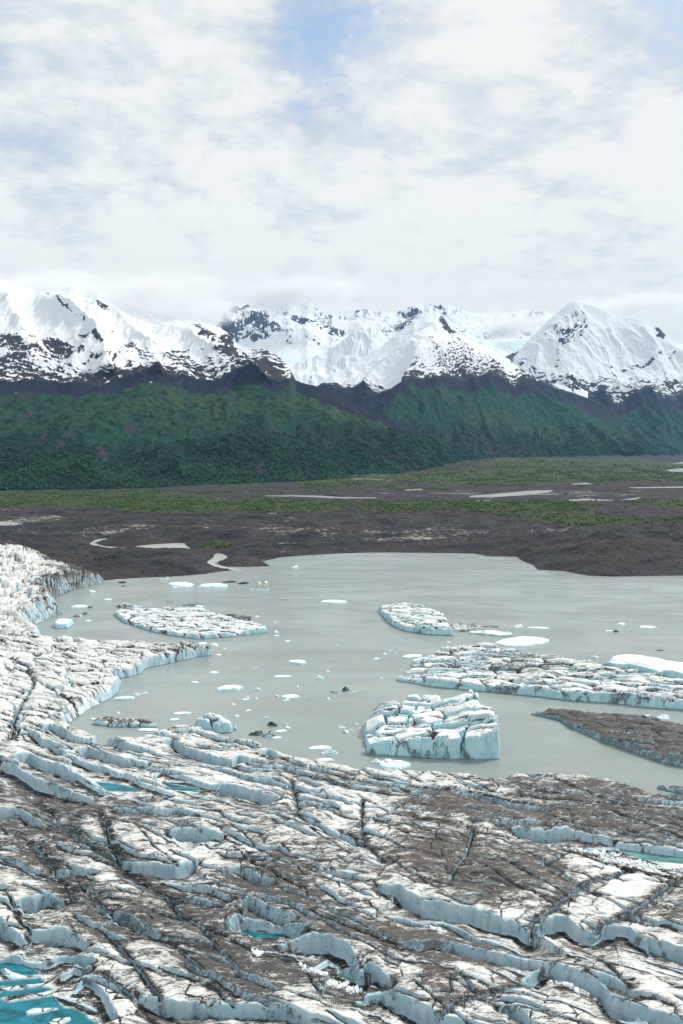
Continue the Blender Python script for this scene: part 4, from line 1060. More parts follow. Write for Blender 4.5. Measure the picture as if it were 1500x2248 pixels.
#@@OBJECTS
# ------------------------------------------------------------------ icebergs
def berg(label, near, far, hl, hr, hb=None, seed=1, dirt=.2, S=9, D=2.2, ang=-12, cell=(14, 8), res=1.0, wallw=1.2, group=None, name="iceberg", mat=None, warm=0, dome=0, crack=1.0, cross=None, hfun=None, plates=1.0, dz=None):
    """near: waterline facing the camera, left to right; far: the top edge on the far side, right to left (pixels)"""
    hb = hb if hb is not None else (hl + hr) / 2
    ox = [p[0] for p in near + far]
    xm, xM = min(ox), max(ox)
    H = lambda px: hl + (hr - hl) * (px - xm) / (xM - xm)
    P = [tuple(float(c) for c in G(px, py, 0)) for px, py in near] + [tuple(float(c) for c in G(p[0], p[1], p[2] if len(p) > 2 else H(p[0]) * (hb / max((hl + hr) / 2, .01)))) for p in far]
    P = np.array(P)
    cx, cy = P.mean(0)
    sc = math.hypot(cx, cy) / F * res
    mx, my = np.ptp(P[:, 0]), np.ptp(P[:, 1])
    nx = int(min(900, max(26, mx / (sc * 1.1)))); ny = int(min(700, max(22, my / (sc * 1.6))))
    pad = 1.2 + .04 * mx
    X, Y = np.meshgrid(np.linspace(P[:, 0].min() - pad, P[:, 0].max() + pad, nx), np.linspace(P[:, 1].min() - pad, P[:, 1].max() + pad, ny))
    big = min(1, mx / 40)
    s = sdf(X, Y, P) + big * (.9 * fbm(X / 5, Y / 5, 3, seed) + .35 * gn(X / 1.6, Y / 1.6, seed + 1)) + (1 - big) * .05 * mx * fbm(X / (mx * .2), Y / (mx * .2), 3, seed)
    wx = X + 2.6 * fbm(X / 13, Y / 13, 3, seed + 2); wy = Y + 2.6 * fbm(X / 13, Y / 13, 3, seed + 3)
    u01 = np.clip((X - P[:, 0].min()) / mx, 0, 1); v01 = np.clip((Y - P[:, 1].min()) / my, 0, 1)
    top = hl + (hr - hl) * u01
    top = top * (1 + (hb / max((hl + hr) / 2, .01) - 1) * v01)
    if hfun: top = hfun(u01, v01, top)
    top = top * (1 + .38 * big * fbm(X / 22, Y / 22, 3, seed + 30))
    c, s_ = math.cos(R(ang)), math.sin(R(ang))
    a = wx * c + wy * s_; u = -wx * s_ + wy * c
    dep = np.zeros_like(X); wall = np.zeros_like(X); floor = np.zeros_like(X)
    if D > 0:
        u = u + 2.5 * fbm(X / 30, Y / 30, 2, seed + 20)
        for S_, D_, gt, sd0 in ((S, D, S * 3, seed * 7 + 1), (S * .55, D * .6, S * 1.8, seed * 7 + 2), (S * .3, D * .35, S, seed * 7 + 3)):
            d1, f1, e1, l1 = gaps(a, u, S_, D_ * 1.3, gt, sd0 % 400, ww=max(.35, sc * 1.5), run=2.2, slot=.3, drop=.5)
            dep = np.maximum(dep, d1); wall = np.maximum(wall, e1); floor = np.maximum(floor, f1); top = top + l1 * .25
    if cross:
        c2, s2 = math.cos(R(ang + 78)), math.sin(R(ang + 78))
        a2 = X * c2 + Y * s2; u2 = -X * s2 + Y * c2 + 1.2 * gn(X / 8, Y / 8, seed + 12)
        k2 = np.round(u2 / cross[0]); q2 = np.abs(u2 - k2 * cross[0] - (hash1(k2, seed) - .5) * .6 * cross[0])
        g2 = ss(-.1, .3, gn(a2 / 26 + hash1(k2, seed) * 50, k2 * 2.3, seed + 13))
        c3 = (1 - ss(max(.3, sc * .7), max(.8, sc * 1.8), q2)) * g2
        dep = np.maximum(dep, c3 * cross[1]); floor = np.maximum(floor, c3)
    v1, id1 = voro(a / cell[0], u / cell[1], seed)
    cr = (1 - ss(.03, .13, v1)) * crack
    top = top + plates * ((id1 - .5) * min(2.4, top.mean() * .34) + (u / cell[1] - np.round(u / cell[1])) * min(1.5, top.mean() * .22) * (id1 > .35) + .16 * cell[1] * ss(0, .45, v1) * .5)
    dep = np.maximum(dep, cr * min(2.2, max(hl, hr) * .4))
    floor = np.maximum(floor, cr * (gn(X / 10, Y / 10, seed + 4) > -.15))
    top = top + big * (.35 * fbm(X / 5, Y / 5, 3, seed + 5) + .10 * fbm(X / 1.4, Y / 1.4, 3, seed + 6)) + (1 - big) * .12 * max(hl, hr) * fbm(X / (mx * .25), Y / (mx * .25), 4, seed + 5)
    if dome: top = top * (1 - dome + dome * np.clip(s / (min(mx, my) * .35), 0, 1) ** .6)
    top = np.maximum(top - np.minimum(dep, np.maximum(top, .6) * .75), .25)
    ww = wallw
    e = ss(-.15, ww, s) ** .6
    Z = np.where(s > -.2, -.8 + (top + .8) * e, -.8)
    wl = np.maximum(wall, (s > -.3) * (s < ww * .95))
    dr = dirt + .22 * fbm(X / 12, Y / 7, 4, seed + 8) + .55 * floor + .12 * np.clip(dep, 0, 1) * (1 - wall)
    if dz: dr = dr + dz(u01, v01)
    so = .95 * floor * float(np.clip(.45 + dirt * 2, .2, 1))
    name_o = grid_mesh(name, X - cx, Y - cy, Z, mat or M_BERG, {'dirt': np.clip(dr, 0, .9), 'wall': np.clip(wl * (1 - .7 * floor), 0, 1), 'warm': np.full(X.shape, float(warm)), 'soot': np.clip(so, 0, 1)}, s > -1.0 - .0 * X if mx > 8 else s > -.35)
    name_o.location = (cx, cy, 0)
    return tag(name_o, label, "iceberg" if name == "iceberg" else "ice floe", group)

berg("long low tabular iceberg of parallel white ribs with turquoise waterline, nearest the serac cliff",
     [(250,1350),(275,1369),(340,1389),(390,1398),(440,1404),(500,1399),(587,1389)],
     [(587,1376),(565,1368),(520,1356),(480,1346),(445,1334),(390,1333),(350,1335),(300,1333),(262,1336)], 2.6, 3.6, seed=3, dirt=.26, S=6, D=1.7, ang=-8, cell=(22, 7), res=.9)
berg("grey rubble sheet of dirty ice lying behind the turquoise tip of the long ribbed iceberg",
     [(452,1352),(480,1356),(520,1364),(552,1364)], [(555,1354),(520,1349),(490,1348),(460,1349)], 1.0, 1.0, seed=4, dirt=.78, S=5, D=.4, res=1.2, wallw=.8)
berg("ragged grey-white ice pile at the far edge of the long ribbed iceberg",
     [(255,1333),(280,1337),(312,1334)], [(314,1325),(300,1323),(285,1324),(272,1320),(262,1323)], 2.5, 1.6, seed=5, dirt=.52, S=4, D=.8, res=1.0, dome=.4)
berg("leaf-shaped crevassed iceberg in mid lake, pointed at both ends, with small floes trailing from it",
     [(831,1337),(838,1352),(862,1374),(890,1386),(950,1394),(997,1396)],
     [(998,1384),(985,1366),(974,1350),(955,1338),(925,1330),(900,1323),(865,1324),(840,1329)], 4.6, 5.6, seed=6, dirt=.24, S=8, D=2.4, ang=-20, cell=(18, 9), res=.9, crack=.7)
berg("large crevassed iceberg, the longest of all, reaching from mid lake out of view",
     [(868,1494),(905,1501),(950,1508),(1000,1513),(1100,1523),(1175,1529),(1250,1539),(1350,1545),(1425,1554),(1500,1560),(1640,1572)],
     [(1640,1505),(1500,1492),(1425,1480),(1350,1465),(1305,1460),(1280,1447),(1200,1437),(1150,1431),(1110,1424),(1075,1413),(1030,1412),(980,1421),(940,1436),(905,1450),(902,1466),(872,1484)],
     3.0, 8.6, hb=4.6, seed=7, dirt=.30, S=9, D=3.0, ang=-9, cell=(20, 9), res=.75, crack=.6, dz=lambda u, v: .22 * np.exp(-((u - .42) / .16) ** 2 - ((v - .62) / .3) ** 2))
berg("smooth bright white and turquoise iceberg behind the longest crevassed iceberg",
     [(1326,1459),(1350,1467),(1385,1468),(1425,1478),(1500,1493),(1640,1512)],
     [(1640,1468),(1500,1455),(1450,1446),(1420,1444),(1390,1437),(1350,1443)], 2.2, 4.5, seed=8, dirt=-.15, S=16, D=1.0, ang=-14, cell=(30, 14), crack=.25)
berg("tall blocky iceberg with a sheer pale blue cliff, standing in front of all the others",
     [(790,1656),(840,1659),(900,1663),(975,1667),(1050,1668),(1096,1667)],
     [(1098,1640,1),(1090,1606,5),(1076,1574,9),(1058,1547,12),(1036,1531,13),(1010,1536),(985,1534),(960,1523),(925,1527),(892,1531),(882,1541),(830,1548),(800,1568),(798,1600),(806,1630)],
     4.5, 13.0, hb=11.5, seed=9, dirt=.16, S=12, D=5.0, ang=-10, cell=(16, 11), res=.75, wallw=1.6, cross=(13, 6),
     hfun=lambda u, v, t: t * (1 - .55 * ss(.18, .0, u)) + 1.5 * ss(.55, .95, u) * ss(.5, .1, v), dz=lambda u, v: .35 * np.exp(-((u - .12) / .12) ** 2 - ((v - .85) / .2) ** 2))
berg("flat iceberg topped with dark brown debris over a pale blue ice edge",
     [(1158,1567),(1200,1577),(1228,1584),(1250,1599),(1290,1615),(1325,1631),(1400,1657),(1450,1676),(1500,1686),(1640,1718)],
     [(1640,1606),(1500,1587),(1425,1573),(1350,1566),(1250,1556),(1200,1554),(1190,1563)], 2.4, 7.5, hb=3.6, seed=10, dirt=.92, S=8, D=.9, ang=-14, cell=(16, 7), warm=.25, crack=.3, plates=.4, res=.9)
bj = berg("rounded blue-white iceberg dome banded with black silt, grounded against the glacier's edge",
     [(418,1592),(440,1600),(480,1610),(508,1610),(520,1596)], [(519,1580),(500,1566),(470,1558),(440,1561),(424,1570)], 6.0, 6.5, seed=11, dirt=.18, S=9, D=3.0, ang=-24, cell=(18, 10), dome=.5, wallw=1.6)
berg("dirty ridge of broken ice lying between the dome and the glacier's white arm",
     [(202,1590),(240,1597),(300,1598),(345,1597)], [(346,1586),(330,1578),(300,1574),(270,1572),(240,1569),(212,1572)], 3.2, 2.2, seed=12, dirt=.62, S=5, D=1.2, ang=-6, cell=(9, 5), dome=.3)
berg("small blue-sided cube of clean ice beside the tip of the upper arm",
     [(115,1375),(122,1381),(150,1379),(166,1368)], [(167,1361),(150,1358),(125,1359),(115,1366)], 4.2, 3.6, seed=13, dirt=-.25, S=30, D=0, cell=(30, 20), crack=0, plates=.2, wallw=1.8)
berg("dark silt-covered ice slab running out of the photo beside the glacier's low shore",
     [(1422,1728),(1460,1737),(1500,1745),(1640,1766)], [(1640,1736),(1500,1724),(1450,1720),(1430,1722)], 1.8, 2.4, seed=14, dirt=.80, S=5, D=.8, cell=(12, 5), warm=.1)
berg("flat white floe, broadest of the small ones, between the leaf-shaped and the longest iceberg",
     [(1086,1413),(1110,1418),(1150,1419),(1190,1414),(1207,1408)], [(1206,1402),(1180,1398),(1150,1396),(1110,1401),(1092,1407)], .7, .7, seed=15, dirt=-.3, S=30, D=0, cell=(40, 20), crack=0, plates=.1, name="ice_floe", mat=M_FLOE, wallw=.7)
berg("thin pale floe with a turquoise rim trailing from the leaf-shaped iceberg",
     [(1026,1391),(1060,1394),(1100,1398),(1127,1396)], [(1126,1388),(1100,1386),(1075,1383),(1050,1384),(1030,1386)], 1.2, 1.2, seed=16, dirt=.05, S=7, D=.5, cell=(14, 7), name="ice_floe")
berg("grey brash floe joined to the blunt end of the leaf-shaped iceberg",
     [(985,1383),(1010,1386),(1045,1383),(1056,1378)], [(1054,1371),(1030,1369),(1000,1367),(985,1370)], .9, .7, seed=17, dirt=.5, S=4, D=.4, cell=(7, 4), name="ice_floe", crack=1)
berg("white rubble floe at the waterline of the tall blocky iceberg",
     [(828,1682),(845,1689),(880,1690),(904,1684)], [(902,1674),(880,1667),(850,1664),(832,1668)], .9, .8, seed=18, dirt=-.05, S=6, D=.3, cell=(9, 5), name="ice_floe", mat=M_FLOE)

# small floes: px, py of the waterline centre, width px, height px, dirt, tint mesh seed, label
FLOES = [
 (396,1285,58,14,.30,"jagged white floe with a black patch, in front of the dark headland"),
 (466,1287,66,13,-.3,"clean white lens-shaped floe with a turquoise underside, near the creek mouth"),
 (505,1278,34,5,.95,"flat black debris-covered floe between the creek mouth and the white lens-shaped floe"),
 (535,1281,24,6,.95,"short black debris-covered floe touching the flat black one"),
 (570,1294,48,8,.60,"grey half-dirty floe lying alone off the creek mouth"),
 (584,1279,12,5,.0,"tiny white floe above the grey half-dirty floe"),
 (569,1280,10,5,.1,"tiny pale floe beside another tiny one above the grey half-dirty floe"),
 (648,1245,14,5,.0,"lone white speck of ice nearest the far shore"),
 (362,1270,18,6,.55,"small grey ice lump touching the dark headland"),
 (269,1279,20,5,.95,"black debris lump just off the serac tip"),
 (203,1299,18,6,-.1,"small white floe under the dark serac cliff"),
 (271,1287,9,3,.9,"tiny black ice lump below the black debris lump"),
 (238,1316,16,4,.0,"thin white sliver in the bay between serac cliff and long ribbed iceberg"),
 (175,1332,32,8,.20,"grey-edged white floe in the bay below the serac cliff"),
 (199,1334,13,5,.95,"small black rock-laden lump beside the grey-edged floe of the bay"),
 (170,1353,20,9,.65,"grey ragged ice lump behind the blue-sided cube"),
 (187,1348,14,6,.80,"dark ragged ice fragment beside the grey lump behind the cube"),
 (194,1363,14,4,-.1,"thin white sliver beside the blue-sided cube"),
 (425,1329,48,6,.80,"dark grey floe beyond the long ribbed iceberg"),
 (438,1331,20,6,.10,"small pale floe at the end of the dark grey floe beyond the long ribbed iceberg"),
 (374,1322,16,4,.75,"tiny dark floe farthest out above the long ribbed iceberg"),
 (733,1322,62,9,-.3,"straight-edged bright floe with turquoise front, alone in the upper middle of the lake"),
 (703,1320,6,3,.9,"tiny dark speck beside the straight-edged bright floe"),
 (607,1388,10,6,-.2,"small white lump just off the turquoise tip of the long ribbed iceberg"),
 (607,1396,16,4,-.1,"flat white speck below the lump at the long ribbed iceberg's tip"),
 (631,1408,13,4,-.1,"small white floe below and beyond the long ribbed iceberg's tip"),
 (739,1419,7,6,-.1,"tiny upright white ice lump in the middle of the open lake"),
 (604,1367,8,3,.1,"faint ice speck beyond the turquoise tip"),
 (565,1354,12,4,.1,"small pale chip at the far side of the long ribbed iceberg's tip"),
 (445,1413,22,6,-.1,"small pale floe in the gap between the lower arm and the long ribbed iceberg"),
 (469,1417,24,9,-.2,"rounded white floe off the tip of the lower arm"),
 (480,1438,14,4,-.1,"thin white sliver just beyond the lower arm's tip"),
 (494,1424,8,3,-.1,"tiny white chip beyond the lower arm's tip"),
 (654,1455,41,13,-.25,"peaked white floe, a small triangle in the open lake"),
 (619,1486,41,7,-.3,"long thin white floe below the peaked triangular one"),
 (700,1490,22,11,-.25,"small turquoise-based ice hump right of the long thin floe"),
 (503,1513,55,17,-.35,"smooth white oval floe with a blue rim, largest in the near open water"),
 (470,1477,19,6,-.1,"bow-tie shaped white floe above the smooth oval one"),
 (427,1498,20,5,.1,"small grey-white floe between the lower arm and the smooth oval floe"),
 (562,1465,9,3,-.1,"tiny ice chip above the smooth oval floe's right side"),
 (565,1514,18,7,.0,"small irregular floe beside the smooth oval one"),
 (637,1531,42,12,-.3,"bright blue-based floe with an overhanging shelf, below the turquoise hump"),
 (628,1539,20,7,-.1,"small crusty floe tucked under the blue-based shelf floe"),
 (609,1529,10,6,.0,"tiny floe at the dark end of the blue-based shelf floe"),
 (654,1508,9,5,-.1,"tiny round lump above the blue-based shelf floe"),
 (671,1533,9,3,-.1,"tiny chip beyond the blue-based shelf floe"),
 (540,1536,17,10,.10,"ragged small floe with a dark notch above the silt-banded dome"),
 (563,1534,9,4,-.1,"tiny chip beside the ragged notched floe"),
 (513,1547,11,5,-.1,"small white chip right above the silt-banded dome"),
 (546,1560,13,4,-.2,"flat white chip beyond the silt-banded dome"),
 (585,1576,15,5,-.2,"small flat white floe above the black debris-covered ones"),
 (520,1573,17,6,.05,"pale lump touching the silt-banded dome's far side"),
 (759,1516,17,13,.98,"black pointed ice lump, the darkest in the open lake"),
 (733,1520,18,5,.75,"flat dark smear of ice beside the black pointed lump"),
 (778,1519,11,2,.1,"thin sliver beyond the black pointed lump"),
 (721,1534,9,5,-.1,"tiny white lump below the black pointed one"),
 (720,1474,10,4,-.1,"tiny white chip above the black pointed lump"),
 (836,1490,10,5,-.1,"tiny white lump left of the longest crevassed iceberg"),
 (827,1447,18,6,.05,"small flat floe left of the low arch-shaped one"),
 (845,1436,12,4,-.1,"small chip in a loose line with the flat floe beside the arch-shaped one"),
 (855,1430,9,4,-.1,"highest chip of the loose line beside the arch-shaped floe"),
 (870,1436,7,4,-.1,"tiny chip between the loose line of chips and the arch-shaped floe"),
 (906,1442,46,11,-.05,"low arch-shaped pale floe off the end of the longest crevassed iceberg"),
 (985,1410,10,3,-.1,"tiny chip below the leaf-shaped iceberg"),
 (970,1350,13,6,.25,"small grey lump at the far side of the leaf-shaped iceberg"),
 (1035,1371,26,4,.80,"thin dark floe just beyond the leaf-shaped iceberg"),
 (1080,1376,46,5,.70,"long thin dark-streaked floe above the turquoise-rimmed one"),
 (1020,1386,24,4,.85,"dark flat fragment between leaf-shaped iceberg and turquoise-rimmed floe"),
 (1139,1377,23,9,-.3,"small bright blocky floe above the broadest flat floe"),
 (1183,1379,45,5,-.2,"long thin white floe beyond the bright blocky one"),
 (1365,1370,17,5,-.2,"small white floe, farthest of the scattered ones at the lake's open side"),
 (1337,1385,16,3,-.1,"thin white floe beside a small dark lump at the lake's open side"),
 (1353,1387,13,6,.85,"small dark lump beside the thin white floe"),
 (1422,1378,35,8,-.3,"flat white floe at the lake's open side near the photo's edge"),
 (1448,1428,18,3,.85,"thin dark sliver alone above the smooth white iceberg"),
 (1307,1444,20,7,-.1,"small white chip between the longest and the smooth white iceberg"),
 (1455,1577,30,11,-.1,"rough white lump in the channel behind the debris-topped iceberg"),
 (1420,1572,16,5,-.1,"small white chip beside the rough white lump in the channel"),
 (598,1593,25,12,.98,"black diamond-shaped debris-covered floe off the glacier's edge"),
 (563,1613,38,13,.98,"larger black debris-covered floe touching the glacier's edge"),
 (592,1617,32,16,.72,"grey pyramid-shaped ice block between the black floe and white brash"),
 (617,1606,26,8,-.2,"white brash floe beside the grey pyramid-shaped block"),
 (632,1598,14,7,-.2,"small round white brash lump, highest of the brash by the black diamond floe"),
 (608,1620,24,6,-.1,"flat brash floe at the foot of the grey pyramid-shaped block"),
 (628,1589,12,4,-.2,"tiny brash chip above the round white brash lump"),
 (702,1643,54,10,-.3,"long curved white floe near the glacier's edge"),
 (722,1655,42,15,-.35,"smooth egg-white floe, larger of the pair near the glacier's edge"),
 (714,1670,46,10,-.05,"broken pale floe touching the glacier's edge below the smooth pair"),
 (826,1675,26,12,-.3,"small oval white floe in front of the tall blocky iceberg's low end"),
 (750,1598,20,7,-.2,"flat white brash floe off the tall blocky iceberg's low end"),
 (760,1608,15,9,-.2,"round white brash lump below the flat brash floe by the tall iceberg"),
 (772,1604,12,4,-.2,"small flat brash chip beside the round lump by the tall iceberg"),
 (783,1591,10,5,-.1,"tiny brash chip nearest the tall blocky iceberg"),
 (787,1600,7,4,-.1,"tiniest brash chip right against the tall blocky iceberg"),
 (274,1534,42,11,-.2,"white flat floe in the inlet below the lower arm"),
 (300,1526,20,8,.35,"grey-white floe next to the flat one in the inlet"),
 (318,1523,14,6,-.1,"small white lump at the outer end of the inlet's floes"),
 (258,1496,18,4,-.1,"thin white chip against the lower arm's cliff"),
 (206,1579,16,5,-.2,"small white chip at the head of the inlet"),
 (260,1566,11,5,-.1,"tiny white lump over the dirty ice ridge"),
 (400,1567,40,8,-.1,"pale brash floe leading up to the silt-banded dome"),
 (383,1580,22,7,-.1,"short pale brash floe between dirty ridge and silt-banded dome"),
 (325,1603,50,7,.05,"pale brash sheet in the narrow gap under the dirty ice ridge"),
 (385,1290,14,5,.1,"tiny white bit beside the jagged white floe with a black patch"),
 (1270,1706,20,4,-.2,"small white chip by the glacier's low shore"),
 (1331,1712,16,4,-.2,"small white chip farther along the glacier's low shore"),
 (887,1541,8,4,-.1,"tiny white chip in the channel above the tall blocky iceberg"),
]
def floe(px, py, wpx, hpx, dirt, label, k):
    """a low lump of drifting ice, its own outline for each"""
    x0, y0 = (float(c) for c in G(px, py, 0))
    r = math.hypot(y0, x0)
    k1 = math.hypot(r, CAM_Z) / F                     # metres per photo pixel
    w_ = wpx * k1 / 2
    el = CAM_Z / math.hypot(r, CAM_Z)
    flat = hpx / wpx < .33
    h = max(.35, min(hpx * k1 * (.38 if flat else .6), 5.0))
    dpt = max(.35 * w_, min((hpx * k1 - h * .95) / el / 2, 1.1 * w_))
    rg = np.random.RandomState(500 + k)
    n = 14 if wpx < 16 else 30 if wpx < 34 else 56
    q = np.linspace(-1.3, 1.3, n)
    U, V_ = np.meshgrid(q, q)
    sk = rg.uniform(-.45, .45)
    th = np.arctan2(V_, U + sk * V_)
    rr = np.hypot(U + sk * V_, V_)
    edge = 1 + .16 * gn(np.cos(th) * 1.3 + k, np.sin(th) * 1.3, k) + .10 * gn(np.cos(th) * 3.1 + k, np.sin(th) * 3.1, k + 3)
    s = edge - rr
    px_, py_ = rg.uniform(-.4, .4), rg.uniform(-.2, .5)
    peak = np.exp(-((U - px_) ** 2 + (V_ - py_) ** 2) / (.9 if flat else .35))
    topo = (.55 + .45 * peak) if flat else (.30 + .85 * peak)
    topo = topo + .22 * fbm(U * 1.8 + k, V_ * 1.8, 3, k + 5) + (0 if flat else .25) * np.clip(fbm(U * 3 + k, V_ * 3, 2, k + 9), -.4, .6)
    fv, fi = voro(U * 1.7 + k * 3.3, V_ * 2.4, k)
    topo = topo - .25 * (1 - ss(.02, .16, fv)) * (n > 20) + .18 * (fi - .5)
    sharp = .16 if flat else .3
    Z = -.35 + (np.maximum(topo, .18) * h + .35) * ss(-.04, sharp, s) ** .7
    wall = ((s > -.06) & (s < sharp * .9)) * 1.0
    dr = dirt + .2 * fbm(U * 2 + k, V_ * 2, 3, k + 11)
    o = grid_mesh("ice_floe", U * w_ / 1.08, V_ * dpt / 1.08, Z, M_FLOE, {'dirt': np.clip(dr, -.5, 1.1), 'wall': wall * (0 if dirt > .6 else 1), 'warm': U * 0, 'soot': np.clip(np.full(U.shape, (dirt - .7) * 3.5), 0, 1)}, s > -.12)
    o.location = (x0, y0, 0)
    tag(o, label, "ice floe", "small ice floes adrift on the lake")
for k, (px, py, wpx, hpx, dirt, lab) in enumerate(FLOES):
    floe(px, py, wpx * (1.0), hpx, dirt, lab, k)

# ------------------------------------------------------------------ scrub, woods and rubble too many to count
ICO_V = []
_p = (1 + 5 ** .5) / 2
for a_, b_ in ((1, _p), (-1, _p), (1, -_p), (-1, -_p)):
    ICO_V += [(a_, b_, 0), (0, a_, b_), (b_, 0, a_)]
ICO_V = np.array(ICO_V, float) / math.hypot(1, _p)
def hull_faces(V):
    out = []
    n = len(V)
    for i in range(n):
        for j in range(i + 1, n):
            for k in range(j + 1, n):
                nrm = np.cross(V[j] - V[i], V[k] - V[i])
                d = (V - V[i]) @ nrm
                if (d < 1e-6).all(): out.append((i, j, k))
                elif (d > -1e-6).all(): out.append((i, k, j))
    return np.array(out)
ICO_F = hull_faces(ICO_V)

def scatter(name, pts, size, tall, mat, label, cat, seed, jit=.35, smooth=False, sink=.2):
    rg = np.random.RandomState(seed)
    n = len(pts)
    a = rg.rand(n) * 6.283
    B = ICO_V[None] * (1 + jit * (rg.rand(n, 12, 1) - .5) * 2)
    ca, sa = np.cos(a)[:, None], np.sin(a)[:, None]
    x = B[..., 0] * ca - B[..., 1] * sa; y = B[..., 0] * sa + B[..., 1] * ca
    st = 1 + .5 * (rg.rand(n, 1) - .5)
    V = np.stack([x * size[:, None] * st, y * size[:, None] / st, B[..., 2] * (size * tall)[:, None]], -1)
    V += pts[:, None, :]
    V[..., 2] += (size * tall * (1 - sink * 2))[:, None]
    F_ = (ICO_F[None] + (np.arange(n) * 12)[:, None, None]).reshape(-1, 3)
    tone = np.repeat(rg.rand(n), 12)
    o = link_mesh(name, V.reshape(-1, 3), F_, mat, {'tone': tone}, smooth=smooth, nv=3)
    return tag(o, label, cat, kind='stuff')

def leaf_material(name, dark, light):
    m, t = new_mat(name)
    pos = t.n('ShaderNodeNewGeometry').outputs['Position']
    c = t.mix(t.attr('tone'), dark, light)
    c = t.mix(t.noise(pos, .5, 4, .6), c, tuple(v * 1.5 for v in light))
    bs = t.n('ShaderNodeBsdfPrincipled', None, Base_Color=c, Roughness=.9)
    bs.inputs['Specular IOR Level'].default_value = .1
    t.t.links.new(bs.outputs[0], t.n('ShaderNodeOutputMaterial').inputs[0])
    return m
M_SCRUB = leaf_material("scrub_leaves", (.014, .036, .015), (.060, .092, .034))
M_WOOD = leaf_material("wood_leaves", (.005, .022, .020), (.020, .060, .034))
M_ROCK = leaf_material("moraine_rock", (.022, .021, .024), (.085, .078, .074))

def pick(PXa, PYa, X, Y, Z, w_, n, seed, px=(-60, 1560)):
    """random surface points, weighted, spread evenly over the photo's area"""
    rg = np.random.RandomState(seed)
    w_ = np.where((PXa > px[0]) & (PXa < px[1]), w_, 0).ravel()
    c = np.cumsum(w_)
    i = np.searchsorted(c, rg.rand(n) * c[-1])
    i = np.clip(i, 0, len(c) - 1)
    P = np.stack([X.ravel()[i], Y.ravel()[i], Z.ravel()[i]], -1)
    r = P[:, 1] / F * 1.2
    P[:, 0] += (rg.rand(n) - .5) * r; P[:, 1] += (rg.rand(n) - .5) * r * 3
    return P, rg
gPX, gPY, gX, gY, gZ, gveg = GR
w_ = ss(.35, .8, gveg + .35 * fbm(gX / 45, gY / 45, 3, 601)) * (gZ > .5) * (gPY > 1025) * (.06 + ss(.0, .35, fbm(gX / 80, gY / 170, 4, 603)) + .5 * ss(.1, .3, fbm(gPX / 70, gPY / 5, 3, 604)))
P_, rg = pick(gPX, gPY, gX, gY, gZ, w_, 26000, 61)
scatter("shrubland", P_, (.7 + 1.6 * rg.rand(len(P_)) ** 2) * (.7 + P_[:, 1] / 2600), .75, M_SCRUB, "low green scrub spread in bands over the moraine and flats", "scrub", 62)
w_ = (gPY > 1120) * (gPY < 1262) * (gZ > .6) * (.15 + ss(.1, .5, fbm(gX / 60, gY / 60, 3, 611))) 
P_, rg = pick(gPX, gPY, gX, gY, gZ, w_, 9000, 63)
scatter("rubble", P_, .35 + 1.3 * rg.rand(len(P_)) ** 3, .6, M_ROCK, "grey boulders and rubble strewn over the dark moraine", "rubble", 64)
Pm, Qm, Vm, Xm, Ym, Zm = mL
w_ = ss(945, 1030, Qm) * (Qm < 1078) * (.12 + ss(-.05, .35, fbm(Xm / 160, Ym / 160, 4, 621))) * (Vm > .004)
P_, rg = pick(Pm, Qm, Xm, Ym, Zm, w_, 24000, 65)
scatter("woodland", P_, (2.2 + 4.5 * rg.rand(len(P_)) ** 2) * (.6 + P_[:, 1] / 5000), 1.0, M_WOOD, "dark woodland and bushes covering the foot of the nearest mountain", "woodland", 66)
Pm, Qm, Vm, Xm, Ym, Zm = mC
w_ = ss(930, 1010, Qm) * (Qm < 1024) * (Pm > 960) * (.12 + ss(-.05, .35, fbm(Xm / 260, Ym / 260, 4, 631))) * (Vm > .004)
P_, rg = pick(Pm, Qm, Xm, Ym, Zm, w_, 9000, 67)
scatter("woodland", P_, 5 + 9 * rg.rand(len(P_)) ** 2, .9, M_WOOD, "dark bushes scattered over the lower slope of the pyramid-shaped peak", "woodland", 68)
# broken ice lying in the crevasses
gx_, gy_, gz_, gk_, gpx_, gpy_ = GL
w_ = np.zeros_like(gx_)
for cx, cy, rx, ry, rot in ((1400,1876,90,5,8),(1370,1868,40,4,8),(1240,2128,60,8,28),(1370,2185,60,8,28),(720,2120,60,8,15),(960,2020,22,5,15),(1300,1850,60,4,6),(560,2070,40,5,8),(250,1600,90,5,2),(620,1655,30,6,20),(1190,1800,40,8,5)):
    w_ += blob(gpx_, gpy_, cx, cy, rx, ry, rot, 3)
P_, rg = pick(gpx_, gpy_, gx_, gy_, gz_, w_ * gk_ * (gz_ < 4.2) * (gz_ > 1.0) * (np.abs(np.gradient(gz_, axis=0)) < .12), 1100, 69, px=(-30, 1530))
m_, t = new_mat("crushed_ice")
bs = t.n('ShaderNodeBsdfPrincipled', None, Base_Color=t.mix(t.attr('tone'), (.50, .58, .60), (.88, .90, .90)), Roughness=.5)
t.t.links.new(bs.outputs[0], t.n('ShaderNodeOutputMaterial').inputs[0])
scatter("ice_rubble", P_, .15 + .75 * rg.rand(len(P_)) ** 3, .7, m_, "crushed white ice rubble lying in the glacier's crevasses and pools", "ice rubble", 70, sink=.3)

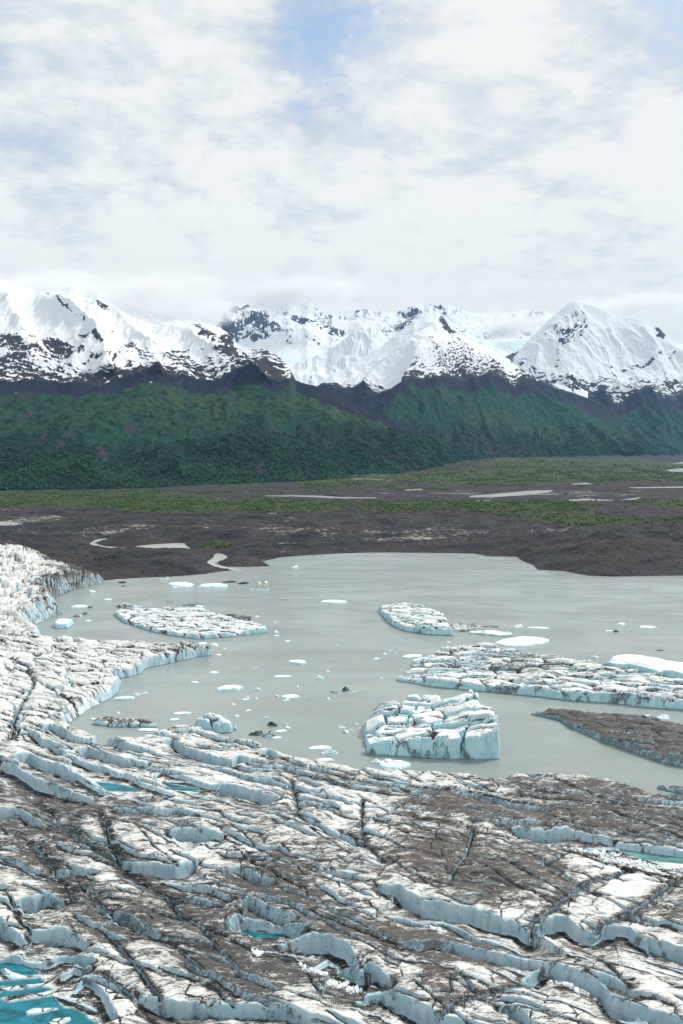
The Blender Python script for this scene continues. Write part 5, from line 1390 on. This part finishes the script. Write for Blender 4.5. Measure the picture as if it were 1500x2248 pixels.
# ------------------------------------------------------------------ mist lying on the summits
def mist(px, py, d, hw, hh, hd, dens, seed, label):
    x, y, z = (float(v) for v in unproj(np.array(float(px)), np.array(float(py)), float(d)))
    sx, sz = hw / F * d, hh / F * d
    V = ICO_V.copy(); Fc = ICO_F.copy()
    for _ in range(2):                         # subdivide to a round body
        V2 = list(map(tuple, V)); mid = {}; F2 = []
        def mp(a, b):
            k = (min(a, b), max(a, b))
            if k not in mid:
                q = (np.array(V2[a]) + np.array(V2[b])) / 2; mid[k] = len(V2); V2.append(tuple(q / np.linalg.norm(q)))
            return mid[k]
        for a, b, c in Fc:
            ab, bc, ca = mp(a, b), mp(b, c), mp(c, a)
            F2 += [(a, ab, ca), (b, bc, ab), (c, ca, bc), (ab, bc, ca)]
        V, Fc = np.array(V2), np.array(F2)
    m, t = new_mat("mist")
    o = link_mesh("mist", V * (sx, hd, sz), Fc, m, smooth=True, nv=3)
    o.location = (x, y, z)
    oc = t.n('ShaderNodeTexCoord').outputs['Object']
    nrm = t.n('ShaderNodeVectorMath', {'operation': 'DIVIDE'}, i0=oc, i1=(sx, hd, sz)).outputs[0]
    ln = t.n('ShaderNodeVectorMath', {'operation': 'LENGTH'}, i0=nrm).outputs['Value']
    nz_ = t.noise(oc, 1 / (.34 * sx), 5, .62, .3, stretch=(1, 1, 1.7))
    v = t.math('SUBTRACT', nz_, t.math('MULTIPLY', t.math('POWER', ln, 1.5), .46))
    den = t.math('MULTIPLY', t.sstep(v, .10, .58), dens * 1.6)
    pv = t.n('ShaderNodeVolumePrincipled', None, Color=(.985, .985, .985), Density=den, Anisotropy=.2)
    t.t.links.new(pv.outputs[0], t.n('ShaderNodeOutputMaterial').inputs['Volume'])
    return tag(o, label, "mist", kind='stuff')
mist(640, 645, 13900, 190, 50, 700, .0022, 1, "white mist wrapped round the jagged range's middle summits")
mist(1125, 716, 13700, 130, 40, 700, .0028, 2, "white mist filling the saddle between the pyramid peak and the domed mountain")
mist(330, 636, 6350, 230, 46, 420, .0030, 3, "thin white mist trailing over the crest of the nearest massif")
mist(110, 618, 6900, 160, 30, 380, .0030, 4, "thin white mist behind the highest crest of the nearest massif")
mist(470, 684, 7800, 80, 34, 500, .0030, 5, "white mist in the gap between the nearest massif and the jagged range")
mist(1400, 668, 13200, 150, 34, 500, .0028, 6, "bright white cloud puff behind the domed mountain's shoulder")
mist(800, 708, 13700, 120, 20, 500, .0025, 7, "low strip of mist in front of the jagged range's far end")
